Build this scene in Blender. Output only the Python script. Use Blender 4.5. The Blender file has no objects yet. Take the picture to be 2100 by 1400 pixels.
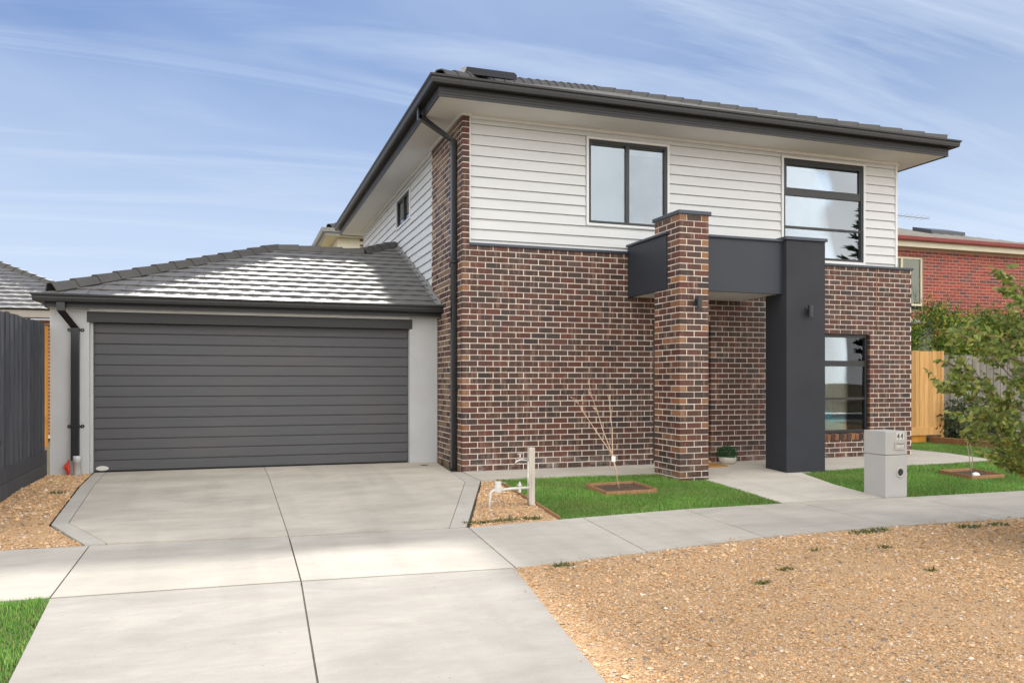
import bpy, math, random
import numpy as np
from mathutils import Vector, Matrix

random.seed(44)
RNG = np.random.default_rng(44)
S = bpy.context.scene
COL = S.collection
R = math.radians

# ------------------------------------------------------------------ camera
F_PX, YAW, CAM_H = 1640.0, R(19.0), 1.32
cam = bpy.data.cameras.new("camera")
cam.sensor_width = 36.0
cam.lens = F_PX / 2100 * 36
cam.shift_y = 82 / 2100
cam.clip_start = 0.05
cam.clip_end = 2000
camo = bpy.data.objects.new("camera", cam)
camo.location = (0, 0, CAM_H)
camo.rotation_euler = (R(90), 0, -YAW)
COL.objects.link(camo)
S.camera = camo

# ------------------------------------------------------------------ light and sky
SUN_EL, SUN_AZ = R(27.0), R(2.0)          # azimuth measured from +Y towards +X
SKY_STRENGTH = 0.15
S.view_settings.view_transform = 'Standard'
S.view_settings.look = 'None'
S.view_settings.gamma = 1.0
S.view_settings.exposure = 1.27
S.view_settings.use_curve_mapping = False
S.cycles.max_bounces = 8
S.cycles.diffuse_bounces = 4
S.cycles.glossy_bounces = 4
S.cycles.transparent_max_bounces = 12
S.cycles.sample_clamp_indirect = 8.0
S.cycles.use_denoising = True

sun = bpy.data.lights.new("sun", 'SUN')
sun.energy = 2.4
sun.angle = R(2.2)
sun.color = (1.0, 0.95, 0.87)
suno = bpy.data.objects.new("sun", sun)
sdir = Vector((math.sin(SUN_AZ) * math.cos(SUN_EL), math.cos(SUN_AZ) * math.cos(SUN_EL), math.sin(SUN_EL)))
suno.rotation_euler = (-sdir).to_track_quat('-Z', 'Y').to_euler()
suno.location = (0, 30, 20)
COL.objects.link(suno)

W = bpy.data.worlds.new("World")
S.world = W
W.use_nodes = True


class NT:
    """small helper to wire shader nodes"""
    def __init__(self, tree):
        self.t = tree
        self.n = tree.nodes
        self.n.clear()

    def node(self, typ, **kw):
        nd = self.n.new(typ)
        ins = kw.pop('ins', {})
        for k, v in kw.items():
            setattr(nd, k, v)
        for k, v in ins.items():
            s = nd.inputs[k]
            if hasattr(v, 'links') or isinstance(v, bpy.types.NodeSocket):
                self.t.links.new(v, s)
            else:
                s.default_value = v
        return nd

    def link(self, a, b):
        self.t.links.new(a, b)

    def math(self, op, a, b=0.0, clamp=False):
        nd = self.n.new('ShaderNodeMath')
        nd.operation = op
        nd.use_clamp = clamp
        for i, v in enumerate((a, b)):
            if isinstance(v, bpy.types.NodeSocket):
                self.link(v, nd.inputs[i])
            else:
                nd.inputs[i].default_value = v
        return nd.outputs[0]

    def mix(self, fac, a, b, blend='MIX'):
        nd = self.n.new('ShaderNodeMix')
        nd.data_type = 'RGBA'
        nd.blend_type = blend
        for s, v in ((nd.inputs[0], fac), (nd.inputs[6], a), (nd.inputs[7], b)):
            if isinstance(v, bpy.types.NodeSocket):
                self.link(v, s)
            elif isinstance(v, (int, float)):
                s.default_value = v
            else:
                s.default_value = (*v, 1.0) if len(v) == 3 else v
        return nd.outputs[2]

    def ramp(self, fac, stops):
        nd = self.n.new('ShaderNodeValToRGB')
        cr = nd.color_ramp
        while len(cr.elements) < len(stops):
            cr.elements.new(0.5)
        for e, (p, c) in zip(cr.elements, stops):
            e.position = p
            e.color = (c, c, c, 1) if isinstance(c, (int, float)) else (*c, 1)
        self.link(fac, nd.inputs[0])
        return nd.outputs[0]

    def noise(self, vec, scale, detail=4.0, rough=0.55, dist=0.0):
        nd = self.n.new('ShaderNodeTexNoise')
        nd.inputs['Scale'].default_value = scale
        nd.inputs['Detail'].default_value = detail
        nd.inputs['Roughness'].default_value = rough
        nd.inputs['Distortion'].default_value = dist
        if vec is not None:
            self.link(vec, nd.inputs['Vector'])
        return nd.outputs['Fac']

    def mapping(self, vec, scale=(1, 1, 1), rot=(0, 0, 0), loc=(0, 0, 0)):
        nd = self.n.new('ShaderNodeMapping')
        nd.inputs['Scale'].default_value = scale
        nd.inputs['Rotation'].default_value = rot
        nd.inputs['Location'].default_value = loc
        self.link(vec, nd.inputs['Vector'])
        return nd.outputs[0]


wt = NT(W.node_tree)
sky = wt.node('ShaderNodeTexSky', sky_type='NISHITA', sun_disc=False, sun_elevation=SUN_EL, sun_rotation=SUN_AZ,
              altitude=0.0, air_density=1.0, dust_density=0.2, ozone_density=1.5)
tc = wt.node('ShaderNodeTexCoord')
sep = wt.node('ShaderNodeSeparateXYZ', ins={0: tc.outputs['Generated']})
zz = wt.math('ADD', wt.math('MAXIMUM', sep.outputs[2], 0.0), 0.16)
px = wt.math('DIVIDE', sep.outputs[0], zz)
py = wt.math('DIVIDE', sep.outputs[1], zz)
comb = wt.node('ShaderNodeCombineXYZ', ins={0: px, 1: py, 2: 0.0})
# long thin streaks and a soft veil of high cloud, the same everywhere in the sky
m1 = wt.mapping(comb.outputs[0], scale=(0.30, 2.4, 1), rot=(0, 0, R(-16)))
streak = wt.noise(m1, 1.3, 8, 0.62, 0.9)
m2 = wt.mapping(comb.outputs[0], scale=(0.5, 0.8, 1), rot=(0, 0, R(15)), loc=(3.1, 1.7, 0))
veil = wt.noise(m2, 0.9, 5, 0.55, 0.3)
c1 = wt.ramp(streak, [(0.46, 0.0), (0.72, 0.75)])
c2 = wt.ramp(veil, [(0.40, 0.0), (0.72, 0.75)])
cl = wt.math('ADD', wt.math('MULTIPLY', c1, 0.72), wt.math('MULTIPLY', c2, 0.60), clamp=True)
# thin the glare round the sun: c / (1 + c / k)
kk = wt.node('ShaderNodeVectorMath', operation='DIVIDE', ins={0: sky.outputs[0], 1: (0.80, 1.28, 2.50)})
k1 = wt.node('ShaderNodeVectorMath', operation='ADD', ins={0: kk.outputs[0], 1: (1.0, 1.0, 1.0)})
skyc = wt.node('ShaderNodeVectorMath', operation='DIVIDE', ins={0: sky.outputs[0], 1: k1.outputs[0]})
hz = wt.ramp(sep.outputs[2], [(0.0, 0.95), (0.17, 0.74), (0.36, 0.0)])
skyh = wt.mix(hz, skyc.outputs[0], (1.90, 2.28, 2.80))
skycol = wt.mix(cl, skyh, (2.05, 2.35, 2.78))
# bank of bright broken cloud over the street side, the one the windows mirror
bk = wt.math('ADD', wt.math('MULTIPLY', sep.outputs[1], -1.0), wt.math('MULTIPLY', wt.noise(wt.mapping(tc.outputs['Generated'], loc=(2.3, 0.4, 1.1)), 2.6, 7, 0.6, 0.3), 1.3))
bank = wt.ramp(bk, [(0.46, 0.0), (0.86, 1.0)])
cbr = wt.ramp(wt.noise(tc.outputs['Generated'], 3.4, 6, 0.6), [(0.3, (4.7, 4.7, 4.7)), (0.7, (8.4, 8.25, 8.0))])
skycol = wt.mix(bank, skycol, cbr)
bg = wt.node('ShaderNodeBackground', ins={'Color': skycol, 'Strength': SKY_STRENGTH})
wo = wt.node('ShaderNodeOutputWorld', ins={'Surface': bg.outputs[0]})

# ------------------------------------------------------------------ materials
MATS = {}


def new_mat(name):
    m = bpy.data.materials.new(name)
    m.use_nodes = True
    t = NT(m.node_tree)
    MATS[name] = m
    return m, t


def finish(t, color, rough=0.7, bump=None, bump_str=0.3, bump_dist=0.01, spec=0.4, **extra):
    b = t.node('ShaderNodeBsdfPrincipled')
    if isinstance(color, bpy.types.NodeSocket):
        t.link(color, b.inputs['Base Color'])
    else:
        b.inputs['Base Color'].default_value = (*color, 1)
    if isinstance(rough, bpy.types.NodeSocket):
        t.link(rough, b.inputs['Roughness'])
    else:
        b.inputs['Roughness'].default_value = rough
    b.inputs['Specular IOR Level'].default_value = spec
    for k, v in extra.items():
        b.inputs[k].default_value = v
    if bump is not None:
        bn = t.node('ShaderNodeBump', ins={'Strength': bump_str, 'Distance': bump_dist, 'Height': bump})
        t.link(bn.outputs[0], b.inputs['Normal'])
    o = t.node('ShaderNodeOutputMaterial', ins={'Surface': b.outputs[0]})
    return b


def pos(t):
    return t.node('ShaderNodeNewGeometry').outputs['Position']


def simple(name, col, rough=0.6, var=0.12, scale=3.0, bump=0.0, bscale=120.0, spec=0.4, stretch=(1, 1, 1), **extra):
    """plain surface with soft tonal variation and fine relief"""
    m, t = new_mat(name)
    p = t.mapping(pos(t), scale=stretch)
    n = t.noise(p, scale, 5, 0.6)
    f = t.noise(p, bscale, 2, 0.5)
    lo = tuple(c * (1 - var) for c in col)
    hi = tuple(min(1, c * (1 + var)) for c in col)
    c = t.mix(t.ramp(n, [(0.3, 0.0), (0.7, 1.0)]), lo, hi)
    finish(t, c, rough, f if bump else None, bump, 0.004, spec, **extra)
    return m


# brick: colour of each brick in an attribute, fired streaks and specks on top
def brick_mat(name, attr='Col', streaks=True):
    m, t = new_mat(name)
    a = t.node('ShaderNodeAttribute', attribute_name=attr)
    p = pos(t)
    c = a.outputs['Color']
    if streaks:
        st = t.noise(t.mapping(p, scale=(9, 9, 1.3)), 2.2, 2, 0.5)
        c = t.mix(t.ramp(st, [(0.56, 0.0), (0.64, 0.55)]), c, (0.23, 0.125, 0.085))
        st2 = t.noise(t.mapping(p, scale=(7, 7, 2.5), loc=(5, 2, 1)), 2.0, 3, 0.6)
        c = t.mix(t.ramp(st2, [(0.57, 0.0), (0.68, 0.55)]), c, (0.16, 0.030, 0.016))
    n = t.noise(p, 60, 3, 0.6)
    c = t.mix(0.35, c, t.mix(n, (0.0, 0.0, 0.0), (1, 1, 1)), 'OVERLAY')
    sp = t.noise(p, 95, 1, 0.4)
    spm = t.math('MULTIPLY', t.ramp(sp, [(0.76, 0.0), (0.79, 1.0)]), 0.5)
    c = t.mix(spm, c, (0.5, 0.45, 0.38))
    if streaks:
        zc = t.node('ShaderNodeSeparateXYZ', ins={0: p}).outputs[2]
        low = t.ramp(zc, [(0.0, 1.0), (0.30, 0.0)])
        ef = t.ramp(t.noise(t.mapping(p, scale=(1, 1, 2.2)), 3.3, 6, 0.75), [(0.50, 0.0), (0.66, 1.0)])
        c = t.mix(t.math('MULTIPLY', t.math('MULTIPLY', low, ef), 0.55), c, (0.42, 0.39, 0.36))
        dirt = t.noise(p, 1.3, 5, 0.65)
        c = t.mix(t.math('MULTIPLY', t.ramp(dirt, [(0.50, 0.0), (0.80, 1.0)]), 0.25), c, (0.14, 0.075, 0.058))
    finish(t, c, 0.62, t.noise(p, 150, 3), 0.25, 0.004, 0.35)
    return m


brick_mat('brick')
brick_mat('red_brick', streaks=False)


def mortar_mat(name, col):
    m, t = new_mat(name)
    p = pos(t)
    c = t.mix(t.noise(p, 5, 4), tuple(k * 0.82 for k in col), tuple(min(1, k * 1.1) for k in col))
    finish(t, c, 0.9, t.noise(p, 300, 2), 0.4, 0.003, 0.2)


mortar_mat('mortar', (0.78, 0.70, 0.61))
mortar_mat('old_mortar', (0.50, 0.33, 0.27))

simple('cladding', (0.60, 0.612, 0.620), 0.55, 0.035, 1.2, 0.06, 200, 0.35, (1, 1, 6))
simple('trim_white', (0.69, 0.695, 0.70), 0.5, 0.03, 2.0)
simple('soffit', (0.63, 0.625, 0.61), 0.75, 0.04, 0.8)
simple('charcoal_metal', (0.018, 0.018, 0.020), 0.46, 0.1, 4.0, 0.0, 100, 0.5)
simple('flashing', (0.038, 0.050, 0.070), 0.33, 0.1, 4.0, 0.0, 100, 0.5)
simple('charcoal_render', (0.036, 0.038, 0.046), 0.78, 0.10, 2.2, 0.5, 260, 0.3)
simple('beam_panel', (0.024, 0.030, 0.042), 0.5, 0.06, 2.0, 0.15, 200, 0.45)
simple('grey_render', (0.50, 0.508, 0.515), 0.85, 0.06, 1.6, 0.45, 240, 0.25)
simple('black_frame', (0.018, 0.019, 0.021), 0.35, 0.1, 5.0, spec=0.5)
simple('black_pipe', (0.012, 0.012, 0.014), 0.28, 0.15, 5.0, spec=0.5)
simple('pvc', (0.50, 0.52, 0.53), 0.4, 0.06, 5.0)
simple('red_plastic', (0.55, 0.05, 0.025), 0.4, 0.2, 12.0)
simple('white_plastic', (0.60, 0.59, 0.56), 0.45, 0.06, 8.0)
simple('pale_stone', (0.82, 0.81, 0.79), 0.7, 0.05, 8.0, 0.3, 60)
simple('pot_cream', (0.62, 0.58, 0.50), 0.6, 0.1, 14.0)
simple('letterbox_grey', (0.43, 0.42, 0.405), 0.7, 0.05, 3.0, 0.25, 260)
simple('letterbox_dark', (0.02, 0.02, 0.02), 0.6, 0.1)
simple('ink', (0.02, 0.02, 0.022), 0.5, 0.05)
simple('metal_tap', (0.55, 0.53, 0.49), 0.38, 0.15, 20.0, Metallic=0.6)
simple('lead_pipe', (0.26, 0.26, 0.25), 0.5, 0.2, 20.0)
simple('coir', (0.42, 0.20, 0.05), 0.95, 0.25, 60.0, 0.8, 300)
simple('soil', (0.085, 0.055, 0.036), 0.95, 0.4, 14.0, 0.9, 40)
simple('dark_room', (0.50, 0.49, 0.47), 0.9, 0.1)
simple('teal', (0.06, 0.42, 0.40), 0.6, 0.15, 6.0)
simple('rust_fabric', (0.28, 0.10, 0.03), 0.8, 0.15, 9.0)
simple('blind', (0.40, 0.41, 0.42), 0.85, 0.03, 1.0)
simple('curtain', (0.55, 0.53, 0.49), 0.9, 0.15, 5.0, stretch=(6, 6, .3))
simple('door_paint', (0.02, 0.02, 0.022), 0.4, 0.1)
simple('bark', (0.20, 0.155, 0.115), 0.85, 0.3, 25.0, 0.6, 60)
simple('twig', (0.62, 0.44, 0.31), 0.8, 0.25, 30.0)
simple('grey_twig', (0.38, 0.31, 0.23), 0.8, 0.25, 30.0)
simple('beige_roof', (0.36, 0.33, 0.29), 0.8, 0.12, 2.0, 0.2, 60)
simple('maroon_gutter', (0.24, 0.045, 0.04), 0.4, 0.1)
simple('cream_fascia', (0.60, 0.56, 0.43), 0.6, 0.05)
simple('cream_frame', (0.70, 0.64, 0.48), 0.5, 0.05)
simple('solar', (0.05, 0.055, 0.065), 0.25, 0.1)
simple('aluminium', (0.25, 0.25, 0.26), 0.4, 0.1, Metallic=0.5)
simple('sealant', (0.36, 0.17, 0.09), 0.8, 0.1)
simple('joint_dark', (0.13, 0.118, 0.10), 0.95, 0.3, 20.0)
simple('asphalt', (0.06, 0.06, 0.062), 0.9, 0.2, 8.0, 0.6, 120)
simple('net_curtain', (0.24, 0.235, 0.15), 0.9, 0.65, 16.0)
simple('shed', (0.5, 0.5, 0.5), 0.6, 0.1)


def glass_mat(name, refl, tint, see):
    m, t = new_mat(name)
    gl = t.node('ShaderNodeBsdfGlossy', ins={'Color': (*tint, 1), 'Roughness': 0.012})
    tr = t.node('ShaderNodeBsdfTransparent', ins={'Color': (*see, 1)})
    fr = t.node('ShaderNodeFresnel', ins={'IOR': 1.5})
    f = t.math('ADD', refl, fr.outputs[0], clamp=True)
    wav = t.noise(pos(t), 0.8, 1)
    bn = t.node('ShaderNodeBump', ins={'Strength': 0.04, 'Distance': 0.05, 'Height': wav})
    t.link(bn.outputs[0], gl.inputs['Normal'])
    mx = t.node('ShaderNodeMixShader', ins={0: f, 1: tr.outputs[0], 2: gl.outputs[0]})
    t.node('ShaderNodeOutputMaterial', ins={'Surface': mx.outputs[0]})


glass_mat('glass', 0.17, (0.86, 0.93, 1.0), (0.72, 0.76, 0.78))
glass_mat('glass_clear', 0.0, (0.9, 0.95, 1.0), (0.85, 0.88, 0.88))
glass_mat('glass_old', 0.10, (0.75, 0.78, 0.65), (0.8, 0.8, 0.74))


def concrete_mat(name, col, brush=True, stain=0.25):
    m, t = new_mat(name)
    p = pos(t)
    oi = t.node('ShaderNodeObjectInfo')
    big = t.noise(t.mapping(p, scale=(0.8, 1.5, 1)), 1.1, 6, 0.62, 0.4)
    mid = t.noise(t.mapping(p, scale=(1.0, 3.0, 1)), 3.2, 5, 0.6, 0.6)
    fine = t.noise(p, 170, 2, 0.5)
    c = t.mix(t.ramp(big, [(0.3, 0.0), (0.7, 1.0)]), tuple(k * (1 - stain) for k in col), tuple(min(1, k * 1.08) for k in col))
    c = t.mix(t.math('MULTIPLY', t.ramp(mid, [(0.42, 0.0), (0.72, 1.0)]), 0.35), c, (col[0] * 0.72, col[1] * 0.71, col[2] * 0.68))
    light = t.noise(t.mapping(p, scale=(1.2, 2.6, 1), loc=(4, 9, 0)), 1.7, 6, 0.7, 0.8)
    c = t.mix(t.math('MULTIPLY', t.ramp(light, [(0.58, 0.0), (0.75, 1.0)]), 0.3), c, tuple(min(1, k * 1.3) for k in col))
    c = t.mix(0.16, c, t.mix(fine, (0, 0, 0), (1, 1, 1)), 'OVERLAY')
    sp = t.noise(p, 34, 2, 0.45)
    c = t.mix(t.math('MULTIPLY', t.ramp(sp, [(0.73, 0.0), (0.77, 1.0)]), 0.55), c, (0.10, 0.085, 0.07))
    trk = t.noise(t.mapping(p, scale=(2.6, 0.22, 1), loc=(2, 0, 0)), 1.0, 3, 0.5)
    c = t.mix(t.math('MULTIPLY', t.ramp(trk, [(0.52, 0.0), (0.68, 1.0)]), 0.16), c, (0.22, 0.20, 0.17))
    br = t.math('ADD', 0.93, t.math('MULTIPLY', oi.outputs['Random'], 0.12))
    hs = t.node('ShaderNodeHueSaturation', ins={'Color': c, 'Value': br})
    broom = t.noise(t.mapping(p, scale=(1.0, 40, 1)), 6.0, 2)
    h = t.math('ADD', fine, t.math('MULTIPLY', broom, 0.6 if brush else 0.1))
    finish(t, hs.outputs[0], 0.88, h, 0.30, 0.004, 0.25)


concrete_mat('concrete_drive', (0.535, 0.485, 0.415))
concrete_mat('concrete_band', (0.475, 0.442, 0.39), stain=0.12)
concrete_mat('concrete_path', (0.485, 0.445, 0.39), stain=0.20)
concrete_mat('concrete_cross', (0.405, 0.375, 0.338), stain=0.27)
concrete_mat('concrete_new', (0.53, 0.485, 0.42), stain=0.10)
concrete_mat('concrete_entry', (0.54, 0.495, 0.43), stain=0.16)


def gravel_mat(name, cols, scale=1.0):
    m, t = new_mat(name)
    p = pos(t)
    v = t.node('ShaderNodeTexVoronoi', ins={'Scale': 85.0 * scale, 'Vector': p})
    big = t.noise(p, 0.9, 5, 0.6)
    c = t.ramp(v.outputs['Color'], [(0.0, cols[0]), (0.45, cols[1]), (0.8, cols[2]), (1.0, cols[3])])
    c = t.mix(t.math('MULTIPLY', t.ramp(big, [(0.35, 0.0), (0.7, 1.0)]), 0.6), c, cols[4])
    n = t.noise(p, 40, 4)
    h = t.math('SUBTRACT', 1.0, v.outputs['Distance'])
    finish(t, c, 0.95, h, 0.9, 0.012, 0.2)


GR = [(0.48, 0.295, 0.16), (0.60, 0.38, 0.205), (0.65, 0.44, 0.26), (0.68, 0.52, 0.36), (0.64, 0.41, 0.225)]
gravel_mat('gravel_bed', GR)


def attr_mat(name, rough=0.8, trans=0.0, spec=0.3, attr='Col'):
    m, t = new_mat(name)
    a = t.node('ShaderNodeAttribute', attribute_name=attr)
    if trans:
        d = t.node('ShaderNodeBsdfPrincipled', ins={'Base Color': a.outputs['Color'], 'Roughness': rough})
        d.inputs['Specular IOR Level'].default_value = spec
        tl = t.node('ShaderNodeBsdfTranslucent', ins={'Color': a.outputs['Color']})
        mx = t.node('ShaderNodeMixShader', ins={0: trans, 1: d.outputs[0], 2: tl.outputs[0]})
        t.node('ShaderNodeOutputMaterial', ins={'Surface': mx.outputs[0]})
    else:
        finish(t, a.outputs['Color'], rough, spec=spec)


attr_mat('chip', 0.9)
attr_mat('grass_blade', 0.6, 0.35)
attr_mat('leaf', 0.42, 0.42, 0.45)
attr_mat('needle', 0.7, 0.1)

m, t = new_mat('lawn_soil')
p = pos(t)
c = t.mix(t.ramp(t.noise(p, 2.0, 5), [(0.35, 0.0), (0.7, 1.0)]), (0.055, 0.11, 0.022), (0.10, 0.13, 0.04))
c = t.mix(t.ramp(t.noise(p, 45, 3), [(0.4, 0.0), (0.65, 0.6)]), c, (0.05, 0.045, 0.02))
finish(t, c, 0.95, t.noise(p, 80, 3), 0.8, 0.01, 0.1)

m, t = new_mat('yard')
p = pos(t)
c = t.mix(t.noise(p, 0.3, 6), (0.20, 0.17, 0.10), (0.33, 0.26, 0.16))
finish(t, c, 0.95, t.noise(p, 20, 4), 0.6, 0.02, 0.1)


def wood_mat(name, a, b, dark, rough=0.8, knots=True):
    """timber: long grain, knots, tone per board"""
    m, t = new_mat(name)
    tcn = t.node('ShaderNodeTexCoord').outputs['Object']
    oi = t.node('ShaderNodeObjectInfo')
    off = t.node('ShaderNodeVectorMath', operation='SCALE', ins={0: (13.0, 7.0, 31.0), 'Scale': oi.outputs['Random']})
    v = t.node('ShaderNodeVectorMath', operation='ADD', ins={0: tcn, 1: off.outputs[0]})
    g = t.noise(t.mapping(v.outputs[0], scale=(22, 22, 1.1)), 2.0, 5, 0.6, 0.5)
    c = t.mix(t.ramp(g, [(0.3, 0.0), (0.7, 1.0)]), a, b)
    if knots:
        k = t.noise(t.mapping(v.outputs[0], scale=(9, 9, 3.2)), 1.6, 2)
        c = t.mix(t.math('MULTIPLY', t.ramp(k, [(0.67, 0.0), (0.74, 1.0)]), 0.65), c, dark)
    hs = t.node('ShaderNodeHueSaturation', ins={'Color': c, 'Value': t.math('ADD', 0.80, t.math('MULTIPLY', oi.outputs['Random'], 0.4))})
    finish(t, hs.outputs[0], rough, g, 0.4, 0.004, 0.3)


wood_mat('fence_charcoal', (0.048, 0.052, 0.062), (0.090, 0.095, 0.110), (0.022, 0.022, 0.026), 0.7)
wood_mat('timber_new', (0.50, 0.26, 0.085), (0.66, 0.40, 0.16), (0.26, 0.10, 0.025))
wood_mat('timber_orange', (0.55, 0.22, 0.025), (0.70, 0.33, 0.06), (0.20, 0.06, 0.01))
wood_mat('timber_grey', (0.15, 0.135, 0.115), (0.30, 0.275, 0.24), (0.08, 0.07, 0.06))
wood_mat('timber_brown', (0.24, 0.12, 0.055), (0.38, 0.21, 0.11), (0.12, 0.05, 0.02))
wood_mat('timber_bleached', (0.40, 0.36, 0.30), (0.60, 0.55, 0.48), (0.28, 0.22, 0.16))

# garage door: embossed wood grain along the slat
m, t = new_mat('garage_slat')
p = pos(t)
g = t.noise(t.mapping(p, scale=(1.2, 30, 60)), 2.0, 5, 0.6, 0.4)
oi = t.node('ShaderNodeObjectInfo')
c = t.mix(g, (0.066, 0.066, 0.072), (0.100, 0.100, 0.108))
d = t.noise(t.mapping(p, scale=(0.6, 1, 2.0)), 1.5, 4)
c = t.mix(t.math('MULTIPLY', t.ramp(d, [(0.5, 0.0), (0.8, 1.0)]), 0.25), c, (0.14, 0.12, 0.10))
finish(t, c, 0.55, g, 0.5, 0.004, 0.4)

# roof tile: glazed concrete
m, t = new_mat('roof_tile')
p = pos(t)
oi = t.node('ShaderNodeObjectInfo')
c = t.mix(t.noise(p, 6, 4), (0.062, 0.058, 0.054), (0.105, 0.098, 0.090))
hs = t.node('ShaderNodeHueSaturation', ins={'Color': c, 'Value': t.math('ADD', 0.85, t.math('MULTIPLY', oi.outputs['Random'], 0.3))})
finish(t, hs.outputs[0], t.math('ADD', 0.68, t.math('MULTIPLY', t.noise(p, 9, 3), 0.10)), t.noise(p, 120, 2), 0.12, 0.004, 1.0, **{'Coat Weight': 1.0, 'Coat Roughness': 0.66, 'Coat IOR': 1.7})
m, t = new_mat('ridge_cap')
p = pos(t)
c = t.mix(t.noise(p, 6, 4), (0.060, 0.057, 0.053), (0.095, 0.089, 0.083))
finish(t, c, 0.55, t.noise(p, 120, 2), 0.15, 0.004, 0.4)

# ------------------------------------------------------------------ object helpers
WL = {}          # world position of every object's origin (parents are never rotated)


def place(o, loc, parent=None, label=None, cat=None, group=None, kind=None):
    o.location = loc
    WL[o.name] = Vector(loc)
    COL.objects.link(o)
    if parent is not None:
        o.parent = parent
        o.matrix_parent_inverse = Matrix.Translation(-WL[parent.name])
    if label: o['label'] = label
    if cat: o['category'] = cat
    if group: o['group'] = group
    if kind: o['kind'] = kind
    return o


def thing(name, loc, label, cat, group=None):
    o = bpy.data.objects.new(name, None)
    o.empty_display_size = 0.2
    return place(o, loc, None, label, cat, group)


class MB:
    """collects shapes into one mesh"""
    def __init__(self):
        self.v, self.f, self.c = [], [], []
        self.cur = None

    def add(self, vs, fs):
        k = len(self.v)
        self.v += [tuple(p) for p in vs]
        self.f += [tuple(i + k for i in f) for f in fs]
        self.c += [self.cur] * len(vs)
        return self

    def box(self, x0, x1, y0, y1, z0, z1):
        return self.add([(x0, y0, z0), (x1, y0, z0), (x1, y1, z0), (x0, y1, z0), (x0, y0, z1), (x1, y0, z1), (x1, y1, z1), (x0, y1, z1)],
                        [(0, 3, 2, 1), (4, 5, 6, 7), (0, 1, 5, 4), (1, 2, 6, 5), (2, 3, 7, 6), (3, 0, 4, 7)])

    def bbox(self, x0, x1, y0, y1, z0, z1, b=0.006):
        """box with all its edges chamfered"""
        lo, hi = (x0, y0, z0), (x1, y1, z1)
        vs, ix = [], {}
        for sx in (0, 1):
            for sy in (0, 1):
                for sz in (0, 1):
                    s = (sx, sy, sz)
                    base = [hi[i] if s[i] else lo[i] for i in range(3)]
                    ins = [base[i] + (-b if s[i] else b) for i in range(3)]
                    for ax in range(3):
                        q = list(ins)
                        q[ax] = base[ax]
                        ix[(s, ax)] = len(vs)
                        vs.append(q)
        fs = []
        for ax in range(3):
            o1, o2 = (ax + 1) % 3, (ax + 2) % 3
            for sd in (0, 1):
                loop = []
                for a, b2 in ((0, 0), (1, 0), (1, 1), (0, 1)):
                    s = [0, 0, 0]
                    s[ax], s[o1], s[o2] = sd, a, b2
                    loop.append(ix[(tuple(s), ax)])
                fs.append(tuple(loop if sd else loop[::-1]))
        for ax in range(3):
            o1, o2 = (ax + 1) % 3, (ax + 2) % 3
            for a in (0, 1):
                for b2 in (0, 1):
                    s0, s1 = [0, 0, 0], [0, 0, 0]
                    s0[o1] = s1[o1] = a
                    s0[o2] = s1[o2] = b2
                    s1[ax] = 1
                    q = (ix[(tuple(s0), o1)], ix[(tuple(s1), o1)], ix[(tuple(s1), o2)], ix[(tuple(s0), o2)])
                    fs.append(q if a != b2 else q[::-1])
        for sx in (0, 1):
            for sy in (0, 1):
                for sz in (0, 1):
                    s = (sx, sy, sz)
                    q = tuple(ix[(s, ax)] for ax in range(3))
                    fs.append(q if (sx + sy + sz) % 2 else q[::-1])
        return self.add(vs, fs)

    def tube(self, pts, radii, n=6, cap=True):
        pts = [Vector(p) for p in pts]
        if isinstance(radii, (int, float)):
            radii = [radii] * len(pts)
        vs, fs = [], []
        ref = None
        for i, p in enumerate(pts):
            d = (pts[min(i + 1, len(pts) - 1)] - pts[max(i - 1, 0)]).normalized()
            if ref is None:
                ref = Vector((0, 0, 1)) if abs(d.z) < 0.9 else Vector((1, 0, 0))
            a = d.cross(ref).normalized()
            b = a.cross(d).normalized()
            ref = b
            for k in range(n):
                w = 2 * math.pi * k / n
                vs.append(p + (a * math.cos(w) + b * math.sin(w)) * radii[i])
        for i in range(len(pts) - 1):
            for k in range(n):
                k2 = (k + 1) % n
                fs.append((i * n + k, i * n + k2, (i + 1) * n + k2, (i + 1) * n + k))
        if cap:
            fs.append(tuple(range(n))[::-1])
            fs.append(tuple((len(pts) - 1) * n + k for k in range(n)))
        return self.add(vs, fs)

    def lathe(self, cx, cy, prof, n=20, axis='Z', base=0.0):
        vs, fs = [], []
        for r, h in prof:
            for k in range(n):
                w = 2 * math.pi * k / n
                if axis == 'Z':
                    vs.append((cx + r * math.cos(w), cy + r * math.sin(w), base + h))
                else:                      # axis along -Y, (cx, cy) = (x, z)
                    vs.append((cx + r * math.cos(w), base - h, cy + r * math.sin(w)))
        for i in range(len(prof) - 1):
            for k in range(n):
                k2 = (k + 1) % n
                fs.append((i * n + k, i * n + k2, (i + 1) * n + k2, (i + 1) * n + k))
        return self.add(vs, fs)

    def ring(self, X0, X1, Y0, Y1, prof):
        """closed profile [(out, z)] swept round a rectangle with mitred corners"""
        n = len(prof)
        vs, fs = [], []
        for cx, cy, sx, sy in ((X0, Y0, -1, -1), (X1, Y0, 1, -1), (X1, Y1, 1, 1), (X0, Y1, -1, 1)):
            for o, z in prof:
                vs.append((cx + sx * o, cy + sy * o, z))
        for i in range(4):
            j = (i + 1) % 4
            for k in range(n):
                k2 = (k + 1) % n
                fs.append((i * n + k, j * n + k, j * n + k2, i * n + k2))
        return self.add(vs, fs)

    def prism(self, pts, z0, z1):
        n = len(pts)
        vs = [(x, y, z0) for x, y in pts] + [(x, y, z1) for x, y in pts]
        fs = [tuple(range(n))[::-1], tuple(range(n, 2 * n))] + [(i, (i + 1) % n, n + (i + 1) % n, n + i) for i in range(n)]
        return self.add(vs, fs)

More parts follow.
